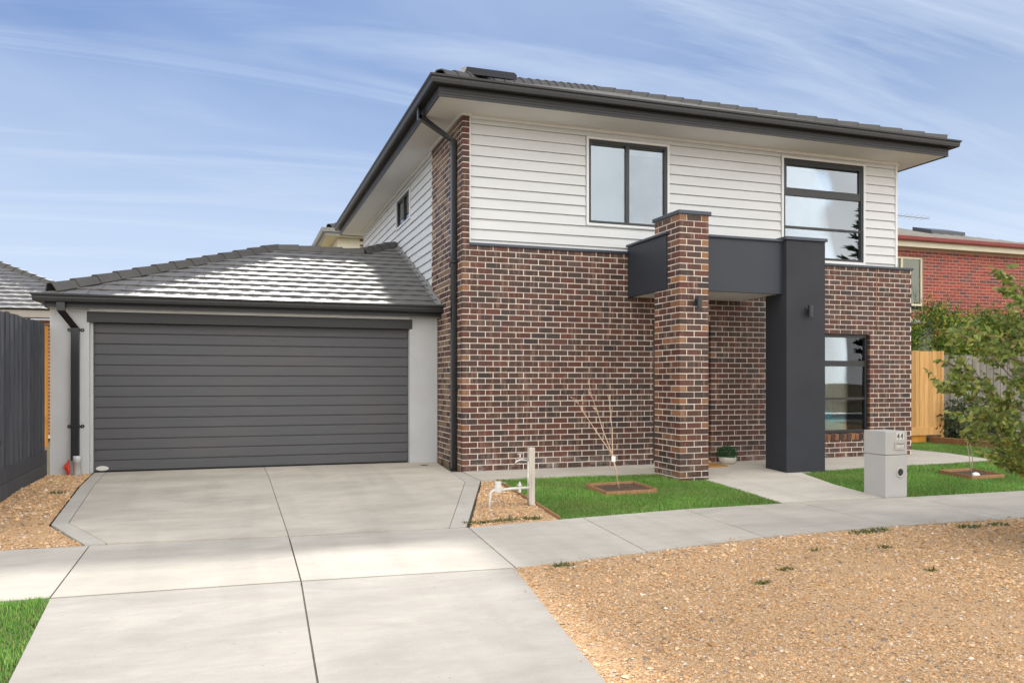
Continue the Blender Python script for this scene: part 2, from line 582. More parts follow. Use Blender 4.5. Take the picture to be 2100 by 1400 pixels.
    def build(self, name, mat, parent=None, smooth=False, label=None, cat=None, group=None, kind=None, loc=None, fixn=False):
        a = np.array(self.v, dtype=float)
        if loc is None:
            lo, hi = a.min(0), a.max(0)
            loc = ((lo[0] + hi[0]) / 2, (lo[1] + hi[1]) / 2, lo[2])
        me = bpy.data.meshes.new(name)
        me.from_pydata((a - np.array(loc)).tolist(), [], self.f)
        if self.c and self.c[0] is not None:
            ca = me.color_attributes.new('Col', 'FLOAT_COLOR', 'POINT')
            ca.data.foreach_set('color', np.array([(*c, 1.0) for c in self.c], dtype=np.float32).ravel())
        if fixn:
            import bmesh
            bm = bmesh.new()
            bm.from_mesh(me)
            bmesh.ops.recalc_face_normals(bm, faces=bm.faces)
            bm.to_mesh(me)
            bm.free()
        me.materials.append(MATS[mat])
        if smooth:
            me.polygons.foreach_set('use_smooth', [True] * len(me.polygons))
        o = bpy.data.objects.new(name, me)
        return place(o, loc, parent, label, cat, group, kind)


def bulk(name, mat, V, Fc, colors, parent=None, label=None, cat=None, kind='stuff', smooth=False):
    """large mesh from numpy arrays: V (n,3), Fc (m,3 or 4), colors (n,3)"""
    me = bpy.data.meshes.new(name)
    nv, nf, k = len(V), len(Fc), Fc.shape[1]
    me.vertices.add(nv)
    me.vertices.foreach_set('co', V.astype(np.float32).ravel())
    me.loops.add(nf * k)
    me.loops.foreach_set('vertex_index', Fc.astype(np.int32).ravel())
    me.polygons.add(nf)
    me.polygons.foreach_set('loop_start', np.arange(0, nf * k, k, dtype=np.int32))
    me.update(calc_edges=True)
    me.validate()
    if colors is not None:
        ca = me.color_attributes.new('Col', 'FLOAT_COLOR', 'POINT')
        ca.data.foreach_set('color', np.c_[colors, np.ones(nv)].astype(np.float32).ravel())
    if smooth:
        me.polygons.foreach_set('use_smooth', np.ones(nf, dtype=bool))
    me.materials.append(MATS[mat])
    o = bpy.data.objects.new(name, me)
    return place(o, (0, 0, 0), parent, label, cat, None, kind)


CA, SA = math.cos(YAW), math.sin(YAW)


def project(x, y, z):
    dep = x * SA + y * CA
    if dep < 0.1:
        return None
    return (1050 + F_PX * (x * CA - y * SA) / dep, 782 - F_PX * (z - CAM_H) / dep, dep)


def gz(y):
    """height of the ground: level at the house, falling to the street"""
    if y >= 11.33: return 0.0
    if y >= 7.95: return -0.155 * (11.33 - y) / 3.38
    if y >= 6.4: return -0.155 - 0.03 * (7.95 - y) / 1.55
    if y >= -2: return -0.185 - 0.012 * (6.4 - y)
    return -0.2858


gzv = np.vectorize(gz)


def clip_y(poly, y, keep_above):
    out = []
    for i in range(len(poly)):
        a, b = poly[i], poly[(i + 1) % len(poly)]
        ia, ib = (a[1] >= y) == keep_above or a[1] == y, (b[1] >= y) == keep_above or b[1] == y
        if ia: out.append(a)
        if ia != ib:
            t = (y - a[1]) / (b[1] - a[1])
            out.append((a[0] + t * (b[0] - a[0]), y))
    return out


KINKS = [11.33, 7.95, 6.4, -2.0]


def slab(name, poly, mat, parent, dz=0.0, th=0.10, bev=0.006, kind=None):
    """a sheet of concrete (or a bed) that follows the fall of the ground"""
    area = sum(poly[i][0] * poly[(i + 1) % len(poly)][1] - poly[(i + 1) % len(poly)][0] * poly[i][1] for i in range(len(poly)))
    if area < 0: poly = poly[::-1]
    mb = MB()
    pieces = [poly]
    for k in KINKS:
        nxt = []
        for q in pieces:
            ys = [p[1] for p in q]
            if min(ys) < k - 1e-6 and max(ys) > k + 1e-6:
                nxt += [clip_y(q, k, True), clip_y(q, k, False)]
            else:
                nxt.append(q)
        pieces = nxt
    for q in pieces:
        if len(q) >= 3:
            mb.add([(x, y, gz(y) + dz) for x, y in q], [tuple(range(len(q)))])
    # skirt, with kink points put into the edges
    for i in range(len(poly)):
        a, b = poly[i], poly[(i + 1) % len(poly)]
        ts = [0.0, 1.0]
        for k in KINKS:
            if min(a[1], b[1]) < k < max(a[1], b[1]):
                ts.append((k - a[1]) / (b[1] - a[1]))
        ts.sort()
        for t0, t1 in zip(ts[:-1], ts[1:]):
            p = (a[0] + t0 * (b[0] - a[0]), a[1] + t0 * (b[1] - a[1]))
            q = (a[0] + t1 * (b[0] - a[0]), a[1] + t1 * (b[1] - a[1]))
            mb.add([(p[0], p[1], gz(p[1]) + dz), (p[0], p[1], gz(p[1]) + dz - th), (q[0], q[1], gz(q[1]) + dz - th), (q[0], q[1], gz(q[1]) + dz)], [(0, 1, 2, 3)])
    return mb.build(name, mat, parent, kind=kind)


def shrink(poly, d):
    """move every edge of a polygon inwards by d"""
    area = sum(poly[i][0] * poly[(i + 1) % len(poly)][1] - poly[(i + 1) % len(poly)][0] * poly[i][1] for i in range(len(poly)))
    if area < 0: poly = poly[::-1]
    n = len(poly)
    out = []
    for i in range(n):
        p0, p1, p2 = (Vector((*poly[(i + k) % n], 0)) for k in (-1, 0, 1))
        e1, e2 = (p1 - p0).normalized(), (p2 - p1).normalized()
        n1, n2 = Vector((-e1.y, e1.x, 0)), Vector((-e2.y, e2.x, 0))
        b = (n1 + n2)
        k = d / max(0.3, (1 + n1.dot(n2)))
        out.append((p1.x + b.x * k, p1.y + b.y * k))
    return out


# ------------------------------------------------------------------ ground, road and paving
mb = MB()
ys = [400, 60, 20, 11.33, 7.95, 6.4, 3, -2, -4.2]
for y0, y1 in zip(ys[:-1], ys[1:]):
    mb.add([(-300, y0, gz(y0) - 0.07), (-300, y1, gz(y1) - 0.07), (300, y1, gz(y1) - 0.07), (300, y0, gz(y0) - 0.07)], [(0, 1, 2, 3)])
mb.add([(-300, -12, -0.36), (-300, -400, -0.36), (300, -400, -0.36), (300, -12, -0.36)], [(0, 1, 2, 3)])
mb.build('ground', 'yard', kind='structure')
mb = MB()
mb.add([(-300, -4.2, -0.42), (-300, -12, -0.42), (300, -12, -0.42), (300, -4.2, -0.42)], [(0, 1, 2, 3)])
road = mb.build('road', 'asphalt', kind='structure')
mb = MB()
mb.box(-60, 60, -4.2, -3.9, -0.5, -0.27)
mb.build('kerb', 'concrete_path', kind='structure')

# footpath: slabs between tooled joints
FAR = [(-14, 8.30), (-1.25, 8.02), (0.47, 7.89), (2.22, 7.80), (3.55, 7.96), (4.88, 8.07), (6.47, 8.07), (8.15, 8.0), (10.2, 7.97), (12.3, 7.95), (22, 7.9)]
NEAR = [(-14, 6.55), (-1.23, 6.31), (0.46, 6.24), (2.14, 6.12), (3.44, 6.31), (4.83, 6.52), (6.46, 6.58), (8.0, 6.52), (9.9, 6.50), (12.0, 6.48), (22, 6.45)]


def along(line, x):
    for (a, ya), (b, yb) in zip(line[:-1], line[1:]):
        if a <= x <= b:
            return ya + (yb - ya) * (x - a) / (b - a)
    return line[-1][1]


bed = [(x, y) for x, y in FAR] + [(x, y) for x, y in NEAR[::-1]]
fp = MB()
for i in range(len(FAR) - 1):
    q = [NEAR[i], NEAR[i + 1], FAR[i + 1], FAR[i]]
    fp.add([(x, y, gz(y) - 0.022) for x, y in q], [(0, 1, 2, 3)])
footpath = fp.build('footpath', 'joint_dark', kind='structure')
G = 0.006
for i in range(len(FAR) - 1):
    q = [(NEAR[i][0], NEAR[i][1]), (NEAR[i + 1][0], NEAR[i + 1][1]), (FAR[i + 1][0], FAR[i + 1][1]), (FAR[i][0], FAR[i][1])]
    slab('slab', shrink(q, G), 'concrete_new' if i in (3, 4) else 'concrete_path', footpath, 0.002)

# driveway between garage and footpath: two bays, a cross joint and a trowelled edge band
D_out = [(-1.95, 12.93), (-1.75, 9.04), (-1.29, 8.06), (0.47, 7.93), (2.21, 7.84), (3.16, 10.50), (3.11, 11.31), (3.105, 12.93)]
D_in = [(-1.80, 12.93), (-1.60, 9.07), (-1.12, 8.09), (0.47, 7.93), (2.03, 7.84), (2.93, 10.46), (2.96, 11.31), (3.105, 12.93)]
dbase = slab('driveway', shrink(D_out, 0.004), 'joint_dark', None, -0.022, 0.05, kind='structure')
JT, JB, JX = (0.40, 12.93), (0.47, 7.93), 0.45
cy = 9.05


def lerp(a, b, y):
    t = (y - a[1]) / (b[1] - a[1])
    return (a[0] + t * (b[0] - a[0]), y)


Lm = lerp(D_in[0], D_in[1], 9.07)
Rm = lerp(D_in[4], D_in[5], cy)
Jm = lerp(JT, JB, 8.92)
slab('slab', shrink([D_in[0], D_in[1], Jm, JT], 0.004), 'concrete_drive', dbase)
slab('slab', shrink([D_in[1], D_in[2], JB, Jm], 0.004), 'concrete_drive', dbase)
slab('slab', shrink([JT, Jm, Rm, D_in[5], D_in[6], D_in[7]], 0.004), 'concrete_drive', dbase)
slab('slab', shrink([Jm, JB, D_in[4], Rm], 0.004), 'concrete_drive', dbase)
for i in (0, 1):
    slab('edge_band', shrink([D_out[i], D_out[i + 1], D_in[i + 1], D_in[i]], 0.003), 'concrete_band', dbase, 0.001)
Ro = lerp(D_out[4], D_out[5], cy)
for q in ([D_out[4], Ro, Rm, D_in[4]], [Ro, D_out[5], D_in[5], Rm], [D_out[5], D_out[6], D_in[6], D_in[5]]):
    slab('edge_band', shrink(q, 0.003), 'concrete_band', dbase, 0.001)
# crossover to the street
C1 = [(-1.23, 6.30), (-1.10, 4.66), (-0.95, 2.0), (-1.3, -3.9)]
C2 = [(2.13, 6.11), (1.79, 3.70), (1.55, 1.6), (1.9, -3.9)]
JJ = [(0.46, 6.23), (0.39, 4.17), (0.33, 2.0), (0.30, -3.9)]
cross = slab('crossover', shrink(C1 + C2[::-1], 0.004), 'joint_dark', None, -0.022, 0.05, kind='structure')
slab('slab', shrink(C1 + JJ[::-1], 0.006), 'concrete_cross', cross)
slab('slab', shrink(JJ + C2[::-1], 0.006), 'concrete_cross', cross)

# path along the house front and the entry path
front_path = slab('front_path', [(3.13, 11.325), (3.13, 11.32), (3.17, 10.51), (5.845, 10.45), (5.845, 11.325)], 'concrete_entry', None, 0.003, kind='structure')
ent = [(5.85, 11.325), (5.85, 10.52), (6.325, 10.52), (6.27, 9.75), (6.24, 8.09), (7.745, 8.06), (7.82, 9.0), (8.06, 9.98), (8.55, 10.12), (8.55, 11.325)]
entry = slab('entry_path', ent, 'concrete_entry', None, 0.004, kind='structure')
slab('side_path', [(8.556, 11.325), (8.556, 10.13), (12.45, 10.36), (12.40, 11.325)], 'concrete_entry', None, 0.003, kind='structure')
slab('side_path', [(11.56, 13.4), (11.56, 11.331), (12.40, 11.331), (12.35, 13.4)], 'concrete_entry', None, 0.003, kind='structure')

# lawns and gravel beds as sheets (blades and chips come at the end)
FF = lambda x: along(FAR, x) + 0.012
lawn_a = [(3.40, 10.49), (3.31, FF(3.31)), (4.88, FF(4.88)), (6.22, FF(6.22)), (6.25, 9.77), (5.84, 9.77), (5.84, 10.44)]
lawn_b = [(7.76, FF(7.76)), (8.15, FF(8.15)), (10.2, FF(10.2)), (14.0, FF(14.0)), (14.2, 10.4), (12.45, 10.34), (8.56, 10.11), (8.07, 9.96), (7.83, 9.0)]
lawn_c = [(12.47, 10.38), (14.2, 10.42), (14.25, 13.55), (12.37, 13.5), (12.42, 11.3)]
lawn_d = [(-9, 6.42), (-1.25, 6.29), (-1.12, 4.66), (-0.97, 2.0), (-1.3, -3.9), (-9, -3.9)]
bed_r = [(3.18, 10.49), (3.36, 10.49), (3.27, FF(3.27)), (2.24, FF(2.24))]
bed_l = [(-1.97, 12.84), (-1.77, 9.03), (-1.31, 8.06), (-6.5, FF(-6.5)), (-6.5, 8.6), (-2.54, 8.6), (-2.54, 12.84)]
verge = [(2.08, 6.12), (3.44, 6.30), (4.83, 6.51), (6.46, 6.57), (8.0, 6.51), (12.0, 6.47), (22, 6.44), (22, -3.9), (1.86, -3.9), (1.51, 1.6), (1.75, 3.70)]

# concave-safe sheets: ear clipping through mathutils
from mathutils.geometry import tessellate_polygon


def sheet(name, poly, mat, dz, kind):
    pts = list(poly)
    out = []
    for i in range(len(pts)):
        a, b = pts[i], pts[(i + 1) % len(pts)]
        out.append(a)
        ts = sorted((k - a[1]) / (b[1] - a[1]) for k in KINKS if min(a[1], b[1]) + 1e-4 < k < max(a[1], b[1]) - 1e-4)
        out += [(a[0] + t * (b[0] - a[0]), a[1] + t * (b[1] - a[1])) for t in ts]
    v3 = [Vector((x, y, 0)) for x, y in out]
    tris = tessellate_polygon([v3])
    mb = MB().add([(x, y, gz(y) + dz) for x, y in out], tris)
    return mb.build(name, mat, kind=kind, fixn=False)


sheet('lawn', lawn_a, 'lawn_soil', -0.012, 'structure')
sheet('lawn', lawn_b, 'lawn_soil', -0.013, 'structure')
sheet('lawn', lawn_c, 'lawn_soil', -0.012, 'structure')
sheet('lawn', lawn_d, 'lawn_soil', -0.012, 'structure')
sheet('gravel_ground', bed_r, 'gravel_bed', -0.007, 'structure')
sheet('gravel_ground', bed_l, 'gravel_bed', -0.007, 'structure')
sheet('gravel_ground', verge, 'gravel_bed', -0.007, 'structure')
sheet('garden_soil', [(14.30, 8.0), (24, 8.0), (24, 14.2), (14.30, 14.2)], 'soil', -0.012, 'structure')

# ------------------------------------------------------------------ brickwork
CH = 0.0857                     # one course with its joint
BH = 0.0742


def brick_colour(tan=False):
    r = random.random()
    if tan and r < 0.66:
        b = random.choice([(0.24, 0.125, 0.066), (0.20, 0.095, 0.050), (0.15, 0.070, 0.042), (0.25, 0.115, 0.048)])
    elif r < 0.44: b = (0.074, 0.036, 0.028)
    elif r < 0.70: b = (0.056, 0.036, 0.031)
    elif r < 0.87: b = (0.100, 0.038, 0.028)
    elif r < 0.96: b = (0.078, 0.050, 0.043)
    else: b = (0.040, 0.030, 0.029)
    k = random.uniform(0.84, 1.16)
    return tuple(c * k for c in b)


def red_colour(tan=False):
    b = random.choice([(0.30, 0.050, 0.028), (0.26, 0.045, 0.028), (0.34, 0.06, 0.03), (0.22, 0.045, 0.032), (0.28, 0.055, 0.035), (0.15, 0.05, 0.045)])
    k = random.uniform(0.85, 1.15)
    return tuple(c * k for c in b)


def cut(intervals, a, b):
    out = []
    for s, e in intervals:
        if e <= a or s >= b:
            out.append((s, e))
        else:
            if s < a - 0.035: out.append((s, a - 0.004))
            if e > b + 0.035: out.append((b + 0.004, e))
    return out


HOUSE_BRICKS = []               # (box, colour, parent)


def emit_bricks(items, top, mat, restname):
    """the bricks largest in view as objects, the others joined per wall"""
    def size(it):
        x0, x1, y0, y1, z0, z1 = it[0]
        p = project((x0 + x1) / 2, y0, (z0 + z1) / 2)
        if p is None or not (-20 < p[0] < 2120 and -20 < p[1] < 1420): return 0
        side = max((x1 - x0) * (0.95 - (p[0] - 1050) / F_PX * 0.33), it[3] * (y1 - y0) * 0.35)
        return side * (z1 - z0) / p[2] ** 2
    order = sorted(range(len(items)), key=lambda i: -size(items[i]))
    chosen = set(order[:top])
    rest = {}
    for i, (b, c, par, sd) in enumerate(items):
        j = 0.0022
        d = random.uniform(-j, j)
        e = [random.uniform(-0.0015, 0.0015) for _ in range(4)]
        g = 0.0016
        bb = (b[0] + e[0] + (g if b[1] - b[0] > .05 else 0), b[1] + e[1] - g, b[2] + d + (g if sd else 0), b[3] - (g if sd else 0), b[4] + e[2], b[5] + e[3])
        if i in chosen:
            mb = MB()
            mb.cur = c
            mb.box(*bb).build('brick', mat, par)
        else:
            mb = rest.setdefault(par.name, (MB(), par))[0]
            mb.cur = c
            mb.box(*bb)
    for mb, par in rest.values():
        mb.build(restname, mat, par, kind='stuff')


FY, FX0, FX1 = 11.33, 3.13, 11.55
house = thing('house', (7.2, 15.0, 0.0), 'two-storey brown brick house with white weatherboards, dark hipped roof and double garage', 'house')

# cores that carry the mortar: they stop 7 mm behind the brick faces
M_IN = 0.0035
DOOR = (6.30, 7.34, 2.225)
WIN_G = (8.80, 10.60, 0.415, 2.144)      # lower window opening
mb = MB()
a, b2 = FY + M_IN, FY + 0.115
mb.box(FX0 + M_IN, DOOR[0] - .016, a, b2, -0.15, 39 * CH)
mb.box(DOOR[0] - .016, DOOR[1] + .016, a, b2, DOOR[2] + .012, 39 * CH)
mb.box(DOOR[1] + .016, WIN_G[0] - .016, a, b2, -0.15, 39 * CH)
mb.box(WIN_G[0] - .016, WIN_G[1] + .016, a, b2, -0.15, WIN_G[2] - 0.095)
mb.box(WIN_G[0] - .016, WIN_G[1] + .016, a, b2, WIN_G[3] + .012, 39 * CH)
mb.box(WIN_G[1] + .016, FX1 - .012, a, b2, -0.15, 39 * CH)
front_wall = mb.build('front_wall', 'mortar', house)
mb = MB()
mb.box(FX0 + M_IN, FX0 + 0.115, FY + 0.12, 13.28, -0.1, 5.24)
mb.box(FX0 + M_IN, FX0 + 0.108, FY + M_IN, FY + 0.1195, 39 * CH + 0.002, 5.24)
side_wall = mb.build('corner_wall', 'mortar', house)
for i in range(61):
    z0, z1 = i * CH + 0.004, i * CH + 0.004 + BH
    if i == 0: z0 = -0.06
    odd = i % 2
    if i < 39:
        iv = []
        x = FX0
        first = 0.11 if odd else 0.23
        iv.append((x, x + first))
        x += first + 0.01
        while x < FX1 - 0.03:
            iv.append((x, min(x + 0.23, FX1)))
            x += 0.24
        if z1 > 0 and z0 < DOOR[2] - 0.02: iv = cut(iv, DOOR[0], DOOR[1])
        if z1 > WIN_G[2] - 0.06 and z0 < WIN_G[3] - 0.02: iv = cut(iv, WIN_G[0], WIN_G[1])
        for k, (s, e) in enumerate(iv):
            dep = 0.23 if (k == 0 and odd) else 0.108
            tan = (e - s) < 0.16 and (k == 0 or abs(s - DOOR[1]) < 0.02 or abs(s - WIN_G[1]) < 0.02)
            HOUSE_BRICKS.append(((s, e, FY, FY + dep, z0, z1), brick_colour(tan and odd == 1 or tan and k > 0), front_wall, 0))
    else:
        dep = 0.23 if odd else 0.11
        HOUSE_BRICKS.append(((FX0, FX0 + 0.11, FY, FY + dep, z0, z1), brick_colour(), side_wall, 0))
    y = FY + (0.24 if odd else 0.12)
    while y < 13.25:
        y1 = min(y + 0.23, 13.29)
        HOUSE_BRICKS.append(((FX0, FX0 + 0.108, y, y1, z0, z1), brick_colour(False) if random.random() < 0.6 else (0.19, 0.125, 0.075), side_wall, 1))
        y += 0.24

# the brick pillar of the porch
PX0, PX1, PY0, PY1, PZ0 = 5.85, 6.32, 9.80, 10.51, -0.11
mb = MB().box(PX0 + M_IN, PX1 - M_IN, PY0 + M_IN, PY1, PZ0, PZ0 + 44 * CH - 0.002)
pillar = mb.build('brick_pillar', 'mortar', house)
for i in range(44):
    z0 = PZ0 + i * CH + 0.004
    z1 = z0 + BH
    if i % 2 == 0:
        for s in (0.0, 0.24):
            HOUSE_BRICKS.append(((PX0 + s, PX0 + s + 0.23, PY0, PY0 + 0.11, z0, z1), brick_colour(), pillar, 0))
        for s, l in ((0.12, 0.23), (0.36, 0.23), (0.60, 0.11)):
            HOUSE_BRICKS.append(((PX0, PX0 + 0.108, PY0 + s, PY0 + s + l, z0, z1), brick_colour(l < .2), pillar, 1))
            HOUSE_BRICKS.append(((PX1 - 0.108, PX1, PY0 + s, PY0 + s + l, z0, z1), brick_colour(), pillar, 1))
    else:
        for s, l in ((0.0, 0.11), (0.12, 0.23), (0.36, 0.11)):
            HOUSE_BRICKS.append(((PX0 + s, PX0 + s + l, PY0, PY0 + (0.23 if l < 0.2 else 0.11), z0, z1), brick_colour(l < 0.2), pillar, 0))
        for s in (0.24, 0.48):
            HOUSE_BRICKS.append(((PX0, PX0 + 0.108, PY0 + s, PY0 + s + 0.23, z0, z1), brick_colour(random.random() < 0.4), pillar, 1))
            HOUSE_BRICKS.append(((PX1 - 0.108, PX1, PY0 + s, PY0 + s + 0.23, z0, z1), brick_colour(), pillar, 1))
emit_bricks(HOUSE_BRICKS, 300, 'brick', 'brickwork')
PT = PZ0 + 44 * CH
MB().bbox(PX0 - 0.03, PX1 + 0.03, PY0 - 0.03, PY1 + 0.02, PT, PT + 0.055, 0.006).build('pillar_cap', 'flashing', pillar)

# rowlock sill under the lower window
mb = MB().box(WIN_G[0], WIN_G[1], FY + 0.012, FY + 0.16, WIN_G[2] - 0.094, WIN_G[2] - 0.012)
sill = mb.build('brick_sill', 'mortar', house)
x = WIN_G[0] + 0.004
while x < WIN_G[1] - 0.03:
    mb = MB()
    mb.cur = brick_colour(True)
    e = min(x + 0.076, WIN_G[1] - 0.002)
    mb.add([(x, FY - 0.018, WIN_G[2] - 0.115), (e, FY - 0.018, WIN_G[2] - 0.115), (e, FY + 0.12, WIN_G[2] - 0.09), (x, FY + 0.12, WIN_G[2] - 0.09),
            (x, FY - 0.03, WIN_G[2] - 0.012), (e, FY - 0.03, WIN_G[2] - 0.012), (e, FY + 0.12, WIN_G[2] + 0.008), (x, FY + 0.12, WIN_G[2] + 0.008)],
           [(0, 3, 2, 1), (4, 5, 6, 7), (0, 1, 5, 4), (1, 2, 6, 5), (2, 3, 7, 6), (3, 0, 4, 7)])
    mb.build('sill_brick', 'brick', sill)
    x += 0.086
# control joint, weep stain
MB().box(10.745, 10.757, FY - 0.002, FY + 0.02, WIN_G[3] + 0.02, 39 * CH - 0.01).build('control_joint', 'sealant', front_wall)

# other walls of the shell (lower right side, rear, inner lining of the upper floor)
mb = MB().box(FX1 - 0.115, FX1 - 0.012, FY + 0.12, 21.2, -0.1, 39 * CH)
right_wall = mb.build('right_wall', 'mortar', house)
mb = MB()
mb.cur = (0.07, 0.04, 0.033)
for i in range(39):
    y = FY + (0.12 if i % 2 else 0.24)
    while y < 21.0:
        mb.cur = brick_colour()
        mb.box(FX1 - 0.1, FX1, y, y + 0.23, i * CH + 0.004, i * CH + BH)
        y += 0.24
mb.build('brickwork', 'brick', right_wall, kind='stuff')
MB().box(3.24, 11.43, 21.06, 21.2, -0.1, 5.24).build('rear_wall', 'cladding', house)

# ------------------------------------------------------------------ upper floor weatherboards
CY_ = 11.40                       # face of the cladding frame, front
W1 = (5.14, 6.60, 3.75, 5.13)     # trim outlines of the two upper windows
W2 = (8.77, 10.54, 3.40, 5.165)
U0, U1 = 3.262, 11.27
lin = MB()
mbk = MB()


def front_piece(mb, x0, x1, z0, z1):
    mb.box(x0, x1, CY_ + 0.02, CY_ + 0.10, z0, z1)


for q in ((U0 - 0.02, W1[0] + .03, 3.3, 5.24), (W1[0] + .03, W1[1] - .03, 3.3, W1[2] + .03), (W1[0] + .03, W1[1] - .03, W1[3] - .03, 5.24), (W1[1] - .03, W2[0] + .03, 3.3, 5.24),
          (W2[0] + .03, W2[1] - .03, 3.3, W2[2] + .03), (W2[0] + .03, W2[1] - .03, W2[3] - .03, 5.24), (W2[1] - .03, U1 - 0.01, 3.3, 5.24)):
    front_piece(lin, *q)
upper_wall = lin.build('upper_wall', 'dark_room', house)
BE = 0.1555
nb = 13
for k in range(nb):
    z0 = 3.42 - BE + k * BE
    z1 = z0 + BE
    z0c, z1c = max(z0, 3.345), min(z1, 5.243)
    segs = [(U0, U1 - 0.045)]
    for w in (W1, W2):
        if z1c > w[2] + 0.002 and z0c < w[3] - 0.002:
            zz_full = z0c >= w[2] - 0.001 and z1c <= w[3] + 0.001
            segs = cut([q for q in segs if len(q) == 2], w[0] - 0.004, w[1] + 0.004) + [q for q in segs if len(q) == 4]
            # the slivers of this board above or below the window
            if z0c < w[2] - 0.012:
                segs.append((w[0], w[1], z0c, w[2] - 0.002))
            if z1c > w[3] + 0.012:
                segs.append((w[0], w[1], w[3] + 0.002, z1c))
    for s in segs:
        x0, x1 = s[0], s[1]
        a, b = (s[2], s[3]) if len(s) == 4 else (z0c, z1c)
        fb, ft = (z0 + BE - a) / BE, (z0 + BE - b) / BE      # lap: bottom edge stands proud
        yb, yt = CY_ - 0.001 - 0.025 * fb, CY_ - 0.001 - 0.025 * ft
        a2 = a + 0.007
        MB().add([(x0, yb, a2), (x1, yb, a2), (x1, CY_ + 0.018, a2), (x0, CY_ + 0.018, a2), (x0, yt, b + 0.002), (x1, yt, b + 0.002), (x1, CY_ + 0.018, b + 0.002), (x0, CY_ + 0.018, b + 0.002)],
                 [(0, 3, 2, 1), (4, 5, 6, 7), (0, 1, 5, 4), (1, 2, 6, 5), (2, 3, 7, 6), (3, 0, 4, 7)]).build('weatherboard', 'cladding', upper_wall)
MB().box(U1 - 0.044, U1, CY_ - 0.030, CY_ + 0.05, 3.35, 5.245).build('corner_trim', 'trim_white', upper_wall)
MB().box(FX0 + 0.112, FX0 + 0.130, FY + 0.012, CY_ + 0.02, 3.35, 5.245).build('corner_trim', 'trim_white', upper_wall)
# side weatherboards, going back from the brick corner
SX = 3.19
WS = (15.25, 16.65, 4.47, 5.08)   # small side window (y0, y1, z0, z1)
mb = MB()
for q in ((13.29, WS[0] + .03, 2.0, 5.24), (WS[0] + .03, WS[1] - .03, 2.0, WS[2] + .03), (WS[0] + .03, WS[1] - .03, WS[3] - .03, 5.24), (WS[1] - .03, 21.06, 2.0, 5.24)):
    mb.box(SX + 0.02, SX + 0.10, q[0], q[1], q[2], q[3])
upper_side = mb.build('upper_side_wall', 'dark_room', house)
for k in range(21):
    z0 = 3.42 - BE * 7 + k * BE
    z1 = z0 + BE
    if z0 > 5.2: break
    z1c = min(z1, 5.243)
    segs = [(13.295, 21.14)]
    if z1c > WS[2] and z0 < WS[3]:
        segs = cut(segs, WS[0] - .004, WS[1] + .004)
        if z0 < WS[2] - .012: segs.append((WS[0], WS[1], z0, WS[2] - .002))
        if z1c > WS[3] + .012: segs.append((WS[0], WS[1], WS[3] + .002, z1c))
    for s in segs:
        y0, y1 = s[0], s[1]
        a, b = (s[2], s[3]) if len(s) == 4 else (z0, z1c)
        fb, ft = (z0 + BE - a) / BE, (z0 + BE - b) / BE
        xb, xt = SX - 0.001 - 0.025 * fb, SX - 0.001 - 0.025 * ft
        a2 = a + 0.007
        MB().add([(xb, y0, a2), (SX + .018, y0, a2), (SX + .018, y1, a2), (xb, y1, a2), (xt, y0, b + .002), (SX + .018, y0, b + .002), (SX + .018, y1, b + .002), (xt, y1, b + .002)],
                 [(0, 3, 2, 1), (4, 5, 6, 7), (0, 1, 5, 4), (1, 2, 6, 5), (2, 3, 7, 6), (3, 0, 4, 7)]).build('weatherboard', 'cladding', upper_side)
MB().box(SX - 0.03, SX + 0.02, 21.142, 21.19, 2.4, 5.245).build('corner_trim', 'trim_white', upper_side)
MB().box(U1 - 0.10, U1 - 0.01, CY_ + 0.11, 21.05, 3.3, 5.24).build('upper_right_wall', 'cladding', house)
# flashing over the brick ledge
ZF = 39 * CH
MB().bbox(FX0 + 0.112, 5.822, FY - 0.028, CY_ + 0.012, ZF - 0.02, ZF + 0.022, 0.004).build('ledge_flashing', 'flashing', house)
MB().bbox(7.9, FX1 + 0.02, FY - 0.028, CY_ + 0.012, ZF - 0.02, ZF + 0.022, 0.004).build('ledge_flashing', 'flashing', house)
# cornice beads under the soffit
MB().box(U0 - 0.01, U1 + 0.01, CY_ - 0.06, CY_ - 0.022, 5.205, 5.2495).build('cornice_bead', 'trim_white', house)
MB().box(FX0 - 0.035, FX0 - 0.001, FY - 0.035, 13.29, 5.222, 5.2495).build('cornice_bead', 'trim_white', house)
MB().box(SX - 0.062, SX - 0.024, 13.292, 21.1, 5.205, 5.2495).build('cornice_bead', 'trim_white', house)
MB().box(FX0 - 0.001, FX0 + 0.13, FY - 0.035, FY - 0.002, 5.222, 5.2495).build('cornice_bead', 'trim_white', house)

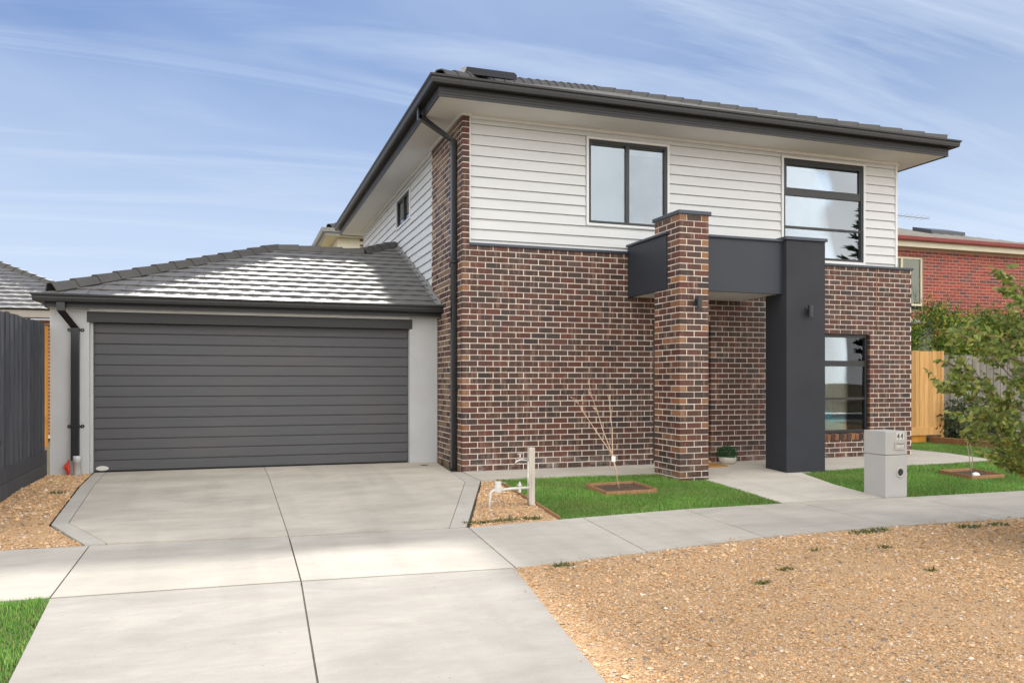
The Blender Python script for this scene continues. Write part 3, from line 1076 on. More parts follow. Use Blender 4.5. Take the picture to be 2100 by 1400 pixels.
# ------------------------------------------------------------------ windows
def window(parent, x0, x1, y, z0, z1, rows=(), cols=(), fw=0.045, depth=0.07, glass='glass', top_thick=0.0, sash=None):
    """black aluminium window in the front wall: frame, bars, a pane in every light"""
    w = MB()
    w.box(x0, x1, y, y + depth, z0, z0 + fw)
    w.box(x0, x1, y, y + depth, z1 - fw - top_thick, z1)
    w.box(x0, x0 + fw, y, y + depth, z0 + fw, z1 - fw - top_thick)
    w.box(x1 - fw, x1, y, y + depth, z0 + fw, z1 - fw - top_thick)
    win = w.build('window', 'black_frame', parent)
    zs = [z0 + fw] + [r for r in rows] + [z1 - fw - top_thick]
    xs = [x0 + fw] + [c for c in cols] + [x1 - fw]
    for r, hw in zip(rows, sash or [0.02] * len(rows)):
        MB().box(x0 + fw + 0.001, x1 - fw - 0.001, y + 0.006, y + depth - 0.012, r - hw, r + hw).build('transom', 'black_frame', win)
    for c in cols:
        MB().box(c - 0.03, c + 0.03, y + 0.006, y + depth - 0.012, z0 + fw + 0.001, z1 - fw - top_thick - 0.001).build('mullion', 'black_frame', win)
    hs = [0.0] + list(sash or [0.02] * len(rows)) + [0.0]
    for i in range(len(zs) - 1):
        for j in range(len(xs) - 1):
            g = 0.03
            MB().box(xs[j] + (g if j else 0), xs[j + 1] - (g if j < len(xs) - 2 else 0), y + 0.034, y + 0.040, zs[i] + hs[i], zs[i + 1] - hs[i + 1]).build('pane', glass, win)
    return win


def trim(parent, x0, x1, z0, z1, tw, y0, y1):
    m = MB()
    m.box(x0, x1, y0, y1, z1 - tw, z1)
    m.box(x0, x1, y0, y1, z0, z0 + tw)
    m.box(x0, x0 + tw, y0, y1, z0 + tw, z1 - tw)
    m.box(x1 - tw, x1, y0, y1, z0 + tw, z1 - tw)
    return m.build('window_trim', 'trim_white', parent)


TW = 0.036
w1 = window(house, W1[0] + TW, W1[1] - TW, CY_ - 0.018, W1[2] + TW, W1[3] - TW, cols=(5.86,))
trim(w1, *W1, TW, CY_ - 0.040, CY_ + 0.02)
w2 = window(house, W2[0] + TW, W2[1] - TW, CY_ - 0.018, W2[2] + 0.02, W2[3] - TW, rows=(3.965, 4.555), glass='glass', sash=[0.018, 0.05], top_thick=0.02)
m = MB()
m.box(W2[0], W2[1], CY_ - .04, CY_ + .02, W2[3] - TW, W2[3])
m.box(W2[0], W2[0] + TW, CY_ - .04, CY_ + .02, W2[2] - .03, W2[3] - TW)
m.box(W2[1] - TW, W2[1], CY_ - .04, CY_ + .02, W2[2] - .03, W2[3] - TW)
m.box(W2[0] + TW, W2[1] - TW, CY_ - .036, CY_ + .02, W2[2] - .03, W2[2] + .02)
m.build('window_trim', 'trim_white', w2)
# extra sash frame of the awning light on top
m = MB()
for q in ((W2[0] + .085, W2[1] - .085, 4.607, 4.635), (W2[0] + .085, W2[1] - .085, 5.04, 5.068), (W2[0] + .085, W2[0] + .113, 4.635, 5.04), (W2[1] - .113, W2[1] - .085, 4.635, 5.04)):
    m.box(q[0], q[1], CY_ - .012, CY_ + .014, q[2], q[3])
m.build('awning_sash', 'black_frame', w2)
w3 = window(house, WIN_G[0] + 0.004, WIN_G[1] - 0.004, FY + 0.055, WIN_G[2] + 0.012, WIN_G[3] - 0.004, rows=(1.02, 1.635), glass='glass_clear', sash=[0.022, 0.05])
# roller blinds inside the upper windows
def blind(x0, x1, y, z0, z1):
    b = MB().box(x0, x1, y, y + 0.004, z0, z1 - 0.05)
    o = b.build('roller_blind', 'blind', house)
    MB().box(x0, x1, y - 0.012, y + 0.016, z0 - 0.022, z0).build('blind_bar', 'trim_white', o)
    MB().box(x0 - .01, x1 + .01, y - 0.03, y + 0.05, z1 - 0.05, z1 + 0.02).build('blind_head', 'trim_white', o)


blind(W1[0] + .06, 5.85, CY_ + 0.13, W1[2] + 0.03, W1[3] - 0.08)
blind(5.87, W1[1] - .06, CY_ + 0.13, 4.98, W1[3] - 0.08)
blind(W2[0] + .06, W2[1] - .06, CY_ + 0.13, 5.03, W2[3] - 0.08)
# rooms behind the glass
def room(x0, x1, y0, y1, z0, z1):
    m = MB()
    m.box(x0, x1, y1, y1 + 0.05, z0, z1)
    m.box(x0 - .05, x0, y0, y1 + 0.05, z0, z1)
    m.box(x1, x1 + .05, y0, y1 + 0.05, z0, z1)
    m.box(x0 - .05, x1 + .05, y0, y1 + 0.05, z0 - .05, z0)
    m.box(x0 - .05, x1 + .05, y0, y1 + 0.05, z1, z1 + .05)
    return m.build('room', 'dark_room', house)


room(4.6, 7.4, CY_ + 0.11, 14.5, 3.0, 5.19)
room(8.2, 11.0, CY_ + 0.11, 14.5, 3.0, 5.19)
room(8.6, 11.0, FY + 0.14, 14.0, 0.02, 2.5)

# side window, upper floor
m = MB()
for q in ((WS[0] + .03, WS[1] - .03, WS[2] + .03, WS[2] + .07), (WS[0] + .03, WS[1] - .03, WS[3] - .07, WS[3] - .03), (WS[0] + .03, WS[0] + .07, WS[2] + .07, WS[3] - .07),
          (WS[1] - .07, WS[1] - .03, WS[2] + .07, WS[3] - .07), (15.93, 15.97, WS[2] + .07, WS[3] - .07)):
    m.box(SX - .012, SX + .05, *q)
ws = m.build('window', 'black_frame', house)
MB().box(SX + .02, SX + .026, WS[0] + .07, 15.93, WS[2] + .07, WS[3] - .07).build('pane', 'glass', ws)
MB().box(SX + .02, SX + .026, 15.97, WS[1] - .07, WS[2] + .07, WS[3] - .07).build('pane', 'glass', ws)
m = MB()
for q in ((WS[0], WS[1], WS[2], WS[2] + .03), (WS[0], WS[1], WS[3] - .03, WS[3]), (WS[0], WS[0] + .03, WS[2] + .03, WS[3] - .03), (WS[1] - .03, WS[1], WS[2] + .03, WS[3] - .03)):
    m.box(SX - .04, SX + .02, *q)
m.build('window_trim', 'trim_white', ws)
MB().box(SX + .12, SX + .125, WS[0], WS[1], WS[2], WS[3]).build('roller_blind', 'blind', house)

# front door in its recess
m = MB()
m.box(DOOR[0] - .05, DOOR[1] + .05, 11.75, 11.80, -.02, 2.4)
m.box(DOOR[0] - .06, DOOR[0], FY + .116, 11.75, -.02, 2.4)
m.box(DOOR[1], DOOR[1] + .06, FY + .116, 11.75, -.02, 2.4)
m.box(DOOR[0], DOOR[1], FY + .116, 11.75, DOOR[2], DOOR[2] + .05)
rec = m.build('door_recess', 'black_frame', house)
door = MB().bbox(DOOR[0] + .04, DOOR[1] - .04, 11.70, 11.745, 0.03, 2.17, .004).build('front_door', 'door_paint', house)
MB().tube([(6.42, 11.66, 0.7), (6.42, 11.66, 1.5)], 0.015, 8).build('door_handle', 'metal_tap', door)
MB().box(DOOR[0], DOOR[1], FY - 0.01, 11.70, -.05, 0.022).build('door_step', 'concrete_entry', house)

# ------------------------------------------------------------------ porch: beam, ceiling, rendered column
m = MB()
m.box(5.83, 5.90, 10.13, FY - 0.003, 2.645, 3.43)
m.box(5.90, 7.95, 10.13, 10.20, 2.645, 3.43)
m.box(7.88, 7.95, 10.20, FY - 0.003, 2.66, 3.43)
beam = m.build('porch_beam', 'beam_panel', house)
MB().box(5.90, 7.88, 10.20, FY - 0.003, 2.652, 2.70).build('porch_ceiling', 'soffit', house)
MB().box(5.895, 7.88, 10.20, FY - 0.003, 3.36, 3.39).build('porch_roof', 'flashing', house)
m = MB()
m.bbox(5.795, 7.98, 10.095, 10.215, 3.43, 3.465, .004)
m.bbox(5.795, 5.915, 10.215, FY - 0.004, 3.43, 3.465, .004)
m.bbox(7.86, 7.98, 10.215, FY - 0.004, 3.43, 3.465, .004)
m.build('beam_capping', 'flashing', beam)
KX0, KX1, KY0, KY1 = 7.83, 8.545, 10.04, 10.55
m = MB().bbox(KX0, KX1, KY0, KY1, -0.12, 3.455, 0.008)
column = m.build('rendered_column', 'charcoal_render', house)
MB().bbox(KX0 - .025, KX1 + .025, KY0 - .025, KY1 + .025, 3.455, 3.505, .005).build('column_cap', 'flashing', column)
MB().tube([(6.75, 10.75, 2.651), (6.75, 10.75, 2.645)], 0.045, 14).build('downlight', 'trim_white', house)

# ------------------------------------------------------------------ main eaves and roof
EX0, EX1, EY0, EY1 = 2.62, 11.73, 10.70, 21.80
MB().ring(EX0, EX1, EY0, EY1, [(0, 5.235), (0, 5.262), (-.005, 5.266), (-.005, 5.272), (0, 5.276), (0, 5.300), (-.005, 5.304), (-.005, 5.310), (0, 5.314), (0, 5.44), (-.02, 5.44), (-.02, 5.235)]).build('fascia', 'charcoal_metal', house)
MB().ring(EX0, EX1, EY0, EY1, [(-.021, 5.25), (-.70, 5.25), (-.70, 5.262), (-.021, 5.262)]).build('soffit', 'soffit', house)
GUT = [(.002, .012), (.095, .0), (.118, .010), (.126, .050), (.126, .078), (.144, .092), (.146, .118), (.134, .122), (.130, .104), (.115, .09), (.002, .09)]
gm = MB().ring(EX0, EX1, EY0, EY1, [(o, 5.372 + z) for o, z in GUT])
gutter = gm.build('gutter', 'charcoal_metal', house)
m = MB()
x = EX0 + 0.15
while x < EX1:
    m.box(x, x + 0.055, EY0 - 0.1272, EY0 - 0.1250, 5.435, 5.441)
    x += 0.115
m.build('gutter_slots', 'ink', gutter)

PITCH = math.atan(0.414)
RX0, RX1, RY0, RY1, RZ = EX0 - .055, EX1 + .055, EY0 - .055, EY1 + .055, 5.462
hw = (RX1 - RX0) / 2
m = MB()
zt = RZ + hw * 0.414
cx = (RX0 + RX1) / 2
m.add([(RX0, RY0, RZ), (RX1, RY0, RZ), (RX1, RY1, RZ), (RX0, RY1, RZ), (cx, RY0 + hw, zt), (cx, RY1 - hw, zt)], [(0, 1, 4), (1, 2, 5, 4), (2, 3, 5), (3, 0, 4, 5)])
main_roof = m.build('main_roof', 'ridge_cap', house)

TWD, TEX, TTH = 0.300, 0.300, 0.024      # tile cover width, exposure, thickness


def tile_mesh_pts(u0, v0, clip=None, nu=8):
    """points of one interlocking tile in slope coordinates (u across, v up, w out)"""
    top, bot = [], []
    for k in range(nu + 1):
        fu = k / nu
        w = 0.0030 * math.cos(2 * math.pi * fu) - (0.004 if k == 0 else 0)
        top.append((u0 + 0.0015 + fu * (TWD - 0.003), v0, 0.040 + w))
        bot.append((u0 + 0.0015 + fu * (TWD - 0.003), v0 + TEX + 0.05, 0.012 + w))
    lip = [(u, v - 0.004, w - 0.006) for u, v, w in top]
    pts = [(u, v, w - TTH) for u, v, w in top] + lip + bot + top
    fs = []
    n = nu + 1
    for k in range(nu):
        fs.append((k, k + 1, n + k + 1, n + k))
        fs.append((3 * n + k, 3 * n + k + 1, 2 * n + k + 1, 2 * n + k))
        fs.append((n + k, n + k + 1, 3 * n + k + 1, 3 * n + k))
    fs.append((0, n, 2 * n))
    fs.append((nu, 2 * n + nu, n + nu))
    return pts, fs


def tile_slope(parent, origin, ud, vd, width, rows, clip, single, names=('roof_tile', 'roof_tiles')):
    """lay tiles on a slope; single(row) says whether the row's tiles are objects of their own"""
    ud, vd = Vector(ud), Vector(vd).normalized()
    nd = ud.cross(vd).normalized()
    o = Vector(origin)
    rest = MB()
    base_mesh = None
    pts0, fs0 = tile_mesh_pts(0, 0)
    count = 0
    for r in range(rows):
        v0 = r * TEX
        nt = int(width / TWD) + 2
        off = 0.0 if r % 2 == 0 else 0.15
        for k in range(-1, nt):
            u0 = k * TWD + off
            lo, hi = clip(v0)[0], clip(v0)[1]
            if u0 + TWD < lo + 0.01 or u0 > hi - 0.01:
                continue
            pts, fs = tile_mesh_pts(u0, v0)
            cl = []
            whole = True
            for u, v, w in pts:
                a, b = clip(v)
                uc = min(max(u, a), max(a, b))
                if abs(uc - u) > 1e-6: whole = False
                cl.append((uc, v, w))
            if single(r):
                count += 1
                loc = o + ud * (u0 + TWD / 2) + vd * v0
                if whole:
                    if base_mesh is None:
                        base_mesh = bpy.data.meshes.new(names[0])
                        rel = [(Vector(ud) * (u - u0 - TWD / 2) + vd * (v - v0) + nd * w) for u, v, w in pts]
                        base_mesh.from_pydata([tuple(q) for q in rel], [], fs)
                        base_mesh.materials.append(MATS['roof_tile'])
                        pass
                    ob = bpy.data.objects.new(names[0], base_mesh)
                    place(ob, loc + nd * random.uniform(-.0015, .0015), parent)
                else:
                    mb = MB().add([o + ud * u + vd * v + nd * w for u, v, w in cl], fs)
                    mb.build(names[0], 'roof_tile', parent, loc=tuple(loc))
            else:
                rest.add([o + ud * u + vd * v + nd * w for u, v, w in cl], fs)
    if rest.v:
        rest.build(names[1], 'roof_tile', parent, kind='stuff')
    return count


def caps(parent, a, b, L=0.40, name='ridge_cap', w=0.125, h=0.062):
    """angular capping pieces laid end over end from a (low) to b"""
    a, b = Vector(a), Vector(b)
    d = (b - a)
    n = max(1, round(d.length / (L - 0.03)))
    step = d / n
    dn = d.normalized()
    side = dn.cross(Vector((0, 0, 1))).normalized()
    up = side.cross(dn).normalized()
    prof = [(-w, -0.055), (-w * 0.55, h * 0.62), (-w * 0.30, h), (w * 0.30, h), (w * 0.55, h * 0.62), (w, -0.055)]
    for i in range(n):
        p0 = a + step * i
        p1 = p0 + step * 1.10
        mb = MB()
        vs = []
        for q, k, lift in ((p0, 1.10, 0.014), (p1, 0.96, 0.0)):
            for s, t_ in prof:
                vs.append(q + side * (s * k) + up * (t_ * k + lift))
            for s, t_ in prof:
                vs.append(q + side * (s * k * 0.86) + up * (t_ * k - 0.014 + lift))
        fs = []
        np_ = len(prof)
        for k in range(np_ - 1):
            fs.append((k, k + 1, 2 * np_ + k + 1, 2 * np_ + k))
            fs.append((k, np_ + k, np_ + k + 1, k + 1))
            fs.append((2 * np_ + k, 2 * np_ + k + 1, 3 * np_ + k + 1, 3 * np_ + k))
        fs.append((0, 2 * np_, 3 * np_, np_))
        fs.append((np_ - 1, 2 * np_ - 1, 4 * np_ - 1, 3 * np_ - 1))
        mb.add(vs, fs).build(name, 'ridge_cap', parent)


cp, spn = math.cos(PITCH), math.sin(PITCH)
fw_ = RX1 - RX0
rows_main = int(hw / cp / TEX) + 1
tile_slope(main_roof, (RX0, RY0, RZ), (1, 0, 0), (0, cp, spn), fw_, rows_main, lambda v: (min(v, hw / cp) * cp, fw_ - min(v, hw / cp) * cp), lambda r: r < 4)
sd = RY1 - RY0
tile_slope(main_roof, (RX0, RY1, RZ), (0, -1, 0), (cp, 0, spn), sd, rows_main, lambda v: (min(v, hw / cp) * cp, sd - min(v, hw / cp) * cp), lambda r: False)
tile_slope(main_roof, (RX1, RY0, RZ), (0, 1, 0), (-cp, 0, spn), sd, rows_main, lambda v: (min(v, hw / cp) * cp, sd - min(v, hw / cp) * cp), lambda r: False)
caps(main_roof, (RX0 + .08, RY0 + .08, RZ + .065), (cx, RY0 + hw, zt + .05))
caps(main_roof, (RX1 - .08, RY0 + .08, RZ + .065), (cx, RY0 + hw, zt + .05))
caps(main_roof, (cx, RY0 + hw, zt + .05), (cx, RY1 - hw, zt + .05))
# low roof ventilator near the left hip
vy, vz = 11.22, 5.462 + (11.22 - RY0) * 0.414 + .10
m = MB()
vp = [(3.13, 0.0), (3.17, 0.10), (3.90, 0.10), (3.94, 0.07), (3.94, 0.0)]
m.add([(x, vy, vz + z) for x, z in vp] + [(x, vy + 0.3, vz + z + 0.10) for x, z in vp], [(0, 4, 3, 2, 1), (5, 6, 7, 8, 9)] + [(i, (i + 1) % 5, 5 + (i + 1) % 5, 5 + i) for i in range(5)])
m.build('roof_vent', 'charcoal_render', house, fixn=True)

# downpipe at the brick corner
def square_pipe(mb, pts, w, d):
    """rectangular pipe through points; w along X or Y, d the other way"""
    for a, b in zip(pts[:-1], pts[1:]):
        mb.add([(a[0] - w / 2, a[1] - d / 2, a[2]), (a[0] + w / 2, a[1] - d / 2, a[2]), (a[0] + w / 2, a[1] + d / 2, a[2]), (a[0] - w / 2, a[1] + d / 2, a[2]),
                (b[0] - w / 2, b[1] - d / 2, b[2]), (b[0] + w / 2, b[1] - d / 2, b[2]), (b[0] + w / 2, b[1] + d / 2, b[2]), (b[0] - w / 2, b[1] + d / 2, b[2])],
               [(0, 3, 2, 1), (4, 5, 6, 7), (0, 1, 5, 4), (1, 2, 6, 5), (2, 3, 7, 6), (3, 0, 4, 7)])


DPY = 11.66
m = MB()
square_pipe(m, [(FX0 - .045, DPY, -0.02), (FX0 - .045, DPY, 4.93)], 0.075, 0.10)
m.add([(FX0 - .083, DPY - .05, 4.93), (FX0 - .0075, DPY - .05, 4.93), (FX0 - .0075, DPY + .05, 4.93), (FX0 - .083, DPY + .05, 4.93),
       (EX0 - .075, DPY - .05, 5.215), (EX0 - .035, DPY - .05, 5.27), (EX0 - .035, DPY + .05, 5.27), (EX0 - .075, DPY + .05, 5.215)],
      [(0, 3, 2, 1), (4, 5, 6, 7), (0, 1, 5, 4), (1, 2, 6, 5), (2, 3, 7, 6), (3, 0, 4, 7)])
square_pipe(m, [(EX0 - .06, DPY, 5.20), (EX0 - .06, DPY, 5.375)], 0.05, 0.10)
dp = m.build('downpipe', 'black_pipe', house, fixn=True)
MB().box(FX0 - .088, FX0 - .001, DPY - .09, DPY + .09, 1.20, 1.225).build('pipe_clip', 'black_pipe', dp)
MB().box(FX0 - .088, FX0 - .001, DPY - .09, DPY + .09, 3.10, 3.125).build('pipe_clip', 'black_pipe', dp)

# ------------------------------------------------------------------ garage
GY = 12.83
m = MB()
m.bbox(-2.50, -2.0, GY, GY + 0.35, -0.1, 2.36, .006)
lp = m.build('garage_pier', 'grey_render', house)
m = MB().bbox(2.66, 3.125, GY, GY + 0.35, -0.1, 2.36, .006)
m.build('garage_pier', 'grey_render', house)
MB().box(-2.50, -2.30, GY + 0.355, 19.2, -0.1, 2.36).build('garage_side_wall', 'grey_render', house)
MB().box(-2.30, 3.12, 19.0, 19.2, -0.1, 2.36).build('garage_rear_wall', 'grey_render', house)
MB().box(-1.999, 2.659, GY - 0.006, GY + 0.30, 2.325, 2.3605).build('garage_lintel', 'trim_white', house)
gd = MB().box(-1.96, 2.655, GY + 0.18, GY + 0.20, 0.0, 2.19)
gdoor = gd.build('garage_door', 'black_frame', house)
ns, sh = 14, 2.165 / 14
for k in range(ns):
    z0 = 0.012 + k * sh
    y = GY + 0.13
    x0, x1 = -1.955, 2.652
    MB().add([(x0, y + .006, z0 + .003), (x1, y + .006, z0 + .003), (x1, y + .0, z0 + .014), (x0, y + .0, z0 + .014),
              (x0, y + .0, z0 + sh - .012), (x1, y + .0, z0 + sh - .012), (x1, y + .010, z0 + sh - .002), (x0, y + .010, z0 + sh - .002),
              (x0, y + .045, z0 + .003), (x1, y + .045, z0 + .003), (x1, y + .045, z0 + sh - .002), (x0, y + .045, z0 + sh - .002)],
             [(0, 1, 2, 3), (3, 2, 5, 4), (4, 5, 6, 7), (8, 9, 1, 0), (7, 6, 10, 11), (0, 3, 4, 7, 11, 8), (1, 9, 10, 6, 5, 2)]).build('slat', 'garage_slat', gdoor)
MB().bbox(-2.03, 2.70, GY - 0.012, GY + 0.11, 2.17, 2.322, .004).build('head_panel', 'charcoal_metal', gdoor)
MB().box(-1.998, -1.962, GY + .06, GY + .2, 0.0, 2.168).build('jamb', 'grey_render', gdoor)
m = MB().lathe(-1.85, 0.055, [(0.001, 0.004), (0.075, 0.004), (0.085, 0.0)], 18, 'Y', GY + 0.128)
for i, v in enumerate(m.v):
    m.v[i] = (v[0], v[1], 0.055 + (v[2] - 0.055) * 0.42)
m.build('door_badge', 'white_plastic', gdoor)

HX0, HX1, HY0, HY1 = -2.53, 4.2, 12.62, 19.4
MB().ring(HX0, HX1, HY0, HY1, [(0, 2.355), (0, 2.40), (-.004, 2.403), (-.004, 2.408), (0, 2.411), (0, 2.50), (-.02, 2.50), (-.02, 2.355)]).build('fascia', 'charcoal_metal', house)
MB().ring(HX0, HX1, HY0, HY1, [(-.021, 2.362), (-.32, 2.362), (-.32, 2.374), (-.021, 2.374)]).build('soffit', 'trim_white', house)
MB().ring(HX0, HX1, HY0, HY1, [(o, 2.425 + z * 0.95) for o, z in GUT]).build('gutter', 'charcoal_metal', house)
GK = 0.398
GP = math.atan(GK)
QX0, QY0, QZ = HX0 - .055, HY0 - .055, 2.51
RUN = 3.30
gzt = QZ + RUN * GK
ext = 0.80
m = MB()
m.add([(QX0, QY0, QZ), (3.12, QY0, QZ), (3.12, QY0 + RUN + ext, gzt + ext * GK), (QX0 + RUN + 1.65, QY0 + RUN, gzt), (QX0 + RUN, QY0 + RUN, gzt)], [(0, 1, 2, 3, 4)])
m.add([(QX0, QY0 + 2 * RUN, QZ), (QX0, QY0, QZ), (QX0 + RUN, QY0 + RUN, gzt)], [(0, 1, 2)])
m.add([(QX0, QY0 + 2 * RUN, QZ), (QX0 + RUN, QY0 + RUN, gzt), (3.12, QY0 + RUN, gzt), (3.12, QY0 + 2 * RUN, QZ)], [(0, 1, 2, 3)])
m.add([(QX0 + RUN + 1.65, QY0 + RUN, gzt), (3.12, QY0 + RUN + ext, gzt + ext * GK), (3.12, QY0 + RUN + 1.6, gzt - .3)], [(0, 1, 2)])
groof = m.build('garage_roof', 'ridge_cap', house)
cg, sg = math.cos(GP), math.sin(GP)
GWD = 3.125 - QX0


def gclip(v):
    run = v * cg
    if run <= RUN:
        return (run, GWD)
    return (RUN + 1.65 + (run - RUN) * 0.95, GWD)


ntile = tile_slope(groof, (QX0, QY0, QZ), (1, 0, 0), (0, cg, sg), GWD, 14, gclip, lambda r: True)
tile_slope(groof, (QX0, QY0 + 2 * RUN, QZ), (0, -1, 0), (cg, 0, sg), 2 * RUN, 12, lambda v: (min(v * cg, RUN), 2 * RUN - min(v * cg, RUN)), lambda r: False)
caps(groof, (QX0 + .12, QY0 + .12, QZ + .115), (QX0 + RUN, QY0 + RUN, gzt + .045))
caps(groof, (QX0 + RUN + 1.65, QY0 + RUN, gzt + .035), (QX0 + RUN, QY0 + RUN, gzt + .035))
caps(groof, (QX0 + RUN + 1.62, QY0 + RUN - .02, gzt + .05), (3.11, QY0 + RUN + .78, gzt + .78 * GK + .05), L=0.32)
# stepped lead flashing where the tiles meet the boards
m = MB()
for k in range(14):
    v0, v1 = k * TEX, (k + 1) * TEX + .02
    y0, z0 = QY0 + v0 * cg, QZ + v0 * sg
    y1, z1 = QY0 + v1 * cg, QZ + v1 * sg
    xw = 3.118 if y0 < 13.2 else 3.158
    m.add([(xw - .07, y0, z0 + .048), (xw, y0, z0 + .048), (xw, y1, z1 + .03), (xw - .07, y1, z1 + .03)], [(0, 1, 2, 3)])
    m.add([(xw, y0, z0 + .05), (xw - .002, y1, z1 + .03), (xw - .002, y1, z1 + .09), (xw, y0, z0 + .11)], [(0, 1, 2, 3)])
m.build('roof_flashing', 'lead_pipe', groof)

# garage downpipe: offset bend, two clips, grey stormwater riser
DX = -2.17
m = MB()
square_pipe(m, [(DX, GY - .05, 0.20), (DX, GY - .05, 2.08)], 0.105, 0.075)
m.add([(DX - .052, GY - .0875, 2.08), (DX + .052, GY - .0875, 2.08), (DX + .052, GY - .0125, 2.08), (DX - .052, GY - .0125, 2.08),
       (DX - .195, HY0 - .085, 2.31), (DX - .09, HY0 - .085, 2.31), (DX - .09, HY0 - .010, 2.31), (DX - .195, HY0 - .010, 2.31)],
      [(0, 3, 2, 1), (4, 5, 6, 7), (0, 1, 5, 4), (1, 2, 6, 5), (2, 3, 7, 6), (3, 0, 4, 7)])
square_pipe(m, [(DX - .142, HY0 - .047, 2.305), (DX - .142, HY0 - .047, 2.425)], 0.105, 0.075)
gdp = m.build('downpipe', 'black_pipe', house, fixn=True)
for zc in (2.055, 0.68):
    c = MB().box(DX - .057, DX + .057, GY - .094, GY - .002, zc - .018, zc + .018)
    for s in (-1, 1):
        c.lathe(DX + s * .085, zc, [(0.008, 0.006), (0.026, 0.006), (0.026, 0.0), (0.008, 0.0)], 12, 'Y', GY - .002)
        c.box(DX + s * .062 - .008, DX + s * .062 + .008, GY - .010, GY - .002, zc - .012, zc + .012)
    c.build('pipe_clip', 'black_pipe', gdp)

# ------------------------------------------------------------------ porch lamps
def wall_lamp(x, y, z, label):
    t = thing('wall_light', (x, y, z - 0.09), label, 'wall light', 'black cylinder lights of the porch')
    MB().bbox(x - .032, x + .032, y - .022, y - .001, z - .05, z + .05, .004).build('back_plate', 'black_frame', t)
    MB().bbox(x - .012, x + .012, y - .05, y - .022, z - .03, z + .03, .003).build('bracket', 'black_frame', t)
    MB().lathe(x, y - .085, [(0.001, z - .09), (.026, z - .09), (.036, z - .09), (.036, z + .09), (.026, z + .09), (.001, z + .09)], 18).build('cylinder', 'black_frame', t, smooth=False)


wall_lamp(6.115, PY0, 2.43, 'small black cylinder light on the brick pillar')
wall_lamp(8.20, KY0, 2.38, 'small black cylinder light on the charcoal rendered column')

# ------------------------------------------------------------------ stormwater riser and red tap cover by the garage
t = thing('drain_riser', (-2.14, 12.70, -0.02), 'pale grey plastic drain pipe standing under the garage downpipe', 'drain pipe')
MB().lathe(-2.14, 12.73, [(.047, -.05), (.047, .17), (.052, .172), (.052, .265), (.046, .27), (.040, .265), (.040, .15)], 20).build('pipe', 'pvc', t, smooth=True)
t = thing('red_plastic_wrap', (-2.27, 12.72, 0.0), 'crumpled red plastic wrap beside the grey drain pipe', 'plastic wrap')
m = MB()
rr = random.Random(5)
prof = [(.008, 0.0), (.022, .03), (.030, .06), (.055, .10), (.045, .14), (.020, .18), (.012, .21)]
vs, fs = [], []
n = 10
for j, (r_, h) in enumerate(prof):
    for k in range(n):
        w = 2 * math.pi * k / n
        q = r_ * rr.uniform(.65, 1.25)
        vs.append((-2.255 + q * math.cos(w) * 0.8 - (0.02 if 2 < j < 5 else 0), 12.745 + q * math.sin(w) * .6, h + rr.uniform(-.008, .008)))
for j in range(len(prof) - 1):
    for k in range(n):
        fs.append((j * n + k, j * n + (k + 1) % n, (j + 1) * n + (k + 1) % n, (j + 1) * n + k))
m.add(vs, fs).build('wrap', 'red_plastic', t)
MB().tube([(-2.25, 12.77, -.05), (-2.25, 12.77, .2)], .012, 8).build('pipe', 'lead_pipe', t)
t = thing('drain_cover', (2.75, 12.45, 0.0), 'small round dark drain cover in the drive beside the brick wall', 'drain cover')
MB().lathe(2.80, 12.40, [(0.001, .004), (.055, .004), (.065, .0015)], 18).build('lid', 'letterbox_dark', t)

# ------------------------------------------------------------------ letterbox
LX0, LX1, LY0, LY1 = 7.755, 8.105, 8.02, 8.39
lz = gz(8.05) - 0.03
LT = 0.69
t = thing('letterbox', (7.93, 8.2, lz), 'grey rendered letterbox pillar numbered 44 at the end of the entry path', 'letterbox')
MB().bbox(LX0, LX1, LY0, LY1, lz, 0.385, .006).build('base', 'letterbox_grey', t)
MB().bbox(LX0, LX1, LY0, LY1, 0.390, LT, .006).build('head', 'letterbox_grey', t)
pl = MB().box(7.925, 8.045, LY0 - .004, LY0 - .0005, 0.578, 0.677).build('number_plate', 'white_plastic', t)
for k in range(2):
    cu = bpy.data.curves.new('digit', 'FONT')
    cu.body = '4'
    cu.size = 0.105
    cu.extrude = 0.0015
    tmp = bpy.data.objects.new('digit', cu)
    COL.objects.link(tmp)
    tmp.rotation_euler = (R(90), 0, 0)
    bpy.context.view_layer.update()
    me = bpy.data.meshes.new_from_object(tmp.evaluated_get(bpy.context.evaluated_depsgraph_get()))
    bpy.data.objects.remove(tmp)
    me.materials.clear()
    me.materials.append(MATS['ink'])
    me.transform(Matrix.Rotation(R(90), 4, 'X') @ Matrix.Scale(0.78, 4, (1, 0, 0)))
    place(bpy.data.objects.new('digit', me), (7.935 + 0.056 * k, LY0 - .0060, 0.591), pl)
m = MB()
for q in ((7.895, 8.065, .545, .553), (7.895, 8.065, .455, .463), (7.895, 7.905, .463, .545), (8.055, 8.065, .463, .545)):
    m.box(q[0], q[1], LY0 - .012, LY0 - .0005, q[2], q[3])
m.box(7.905, 8.055, LY0 - .006, LY0 - .0005, .463, .545)
sl = m.build('mail_slot', 'letterbox_grey', t)
MB().box(7.925, 8.04, LY0 - .0085, LY0 - .0062, .482, .525).build('slot_flap', 'metal_tap', sl)
MB().box(7.925, 8.04, LY0 - .0095, LY0 - .0087, .519, .526).build('slot_gap', 'letterbox_dark', sl)
tb = MB().lathe(7.99, 0.165, [(.042, -.03), (.046, .008), (.062, .010), (.070, .004), (.070, -.004)], 26, 'Y', LY0 - .001).build('paper_tube', 'letterbox_grey', t, smooth=True)
MB().lathe(7.99, 0.165, [(.001, .0015), (.044, .0015)], 26, 'Y', LY0 - .001).build('tube_mouth', 'letterbox_dark', tb)

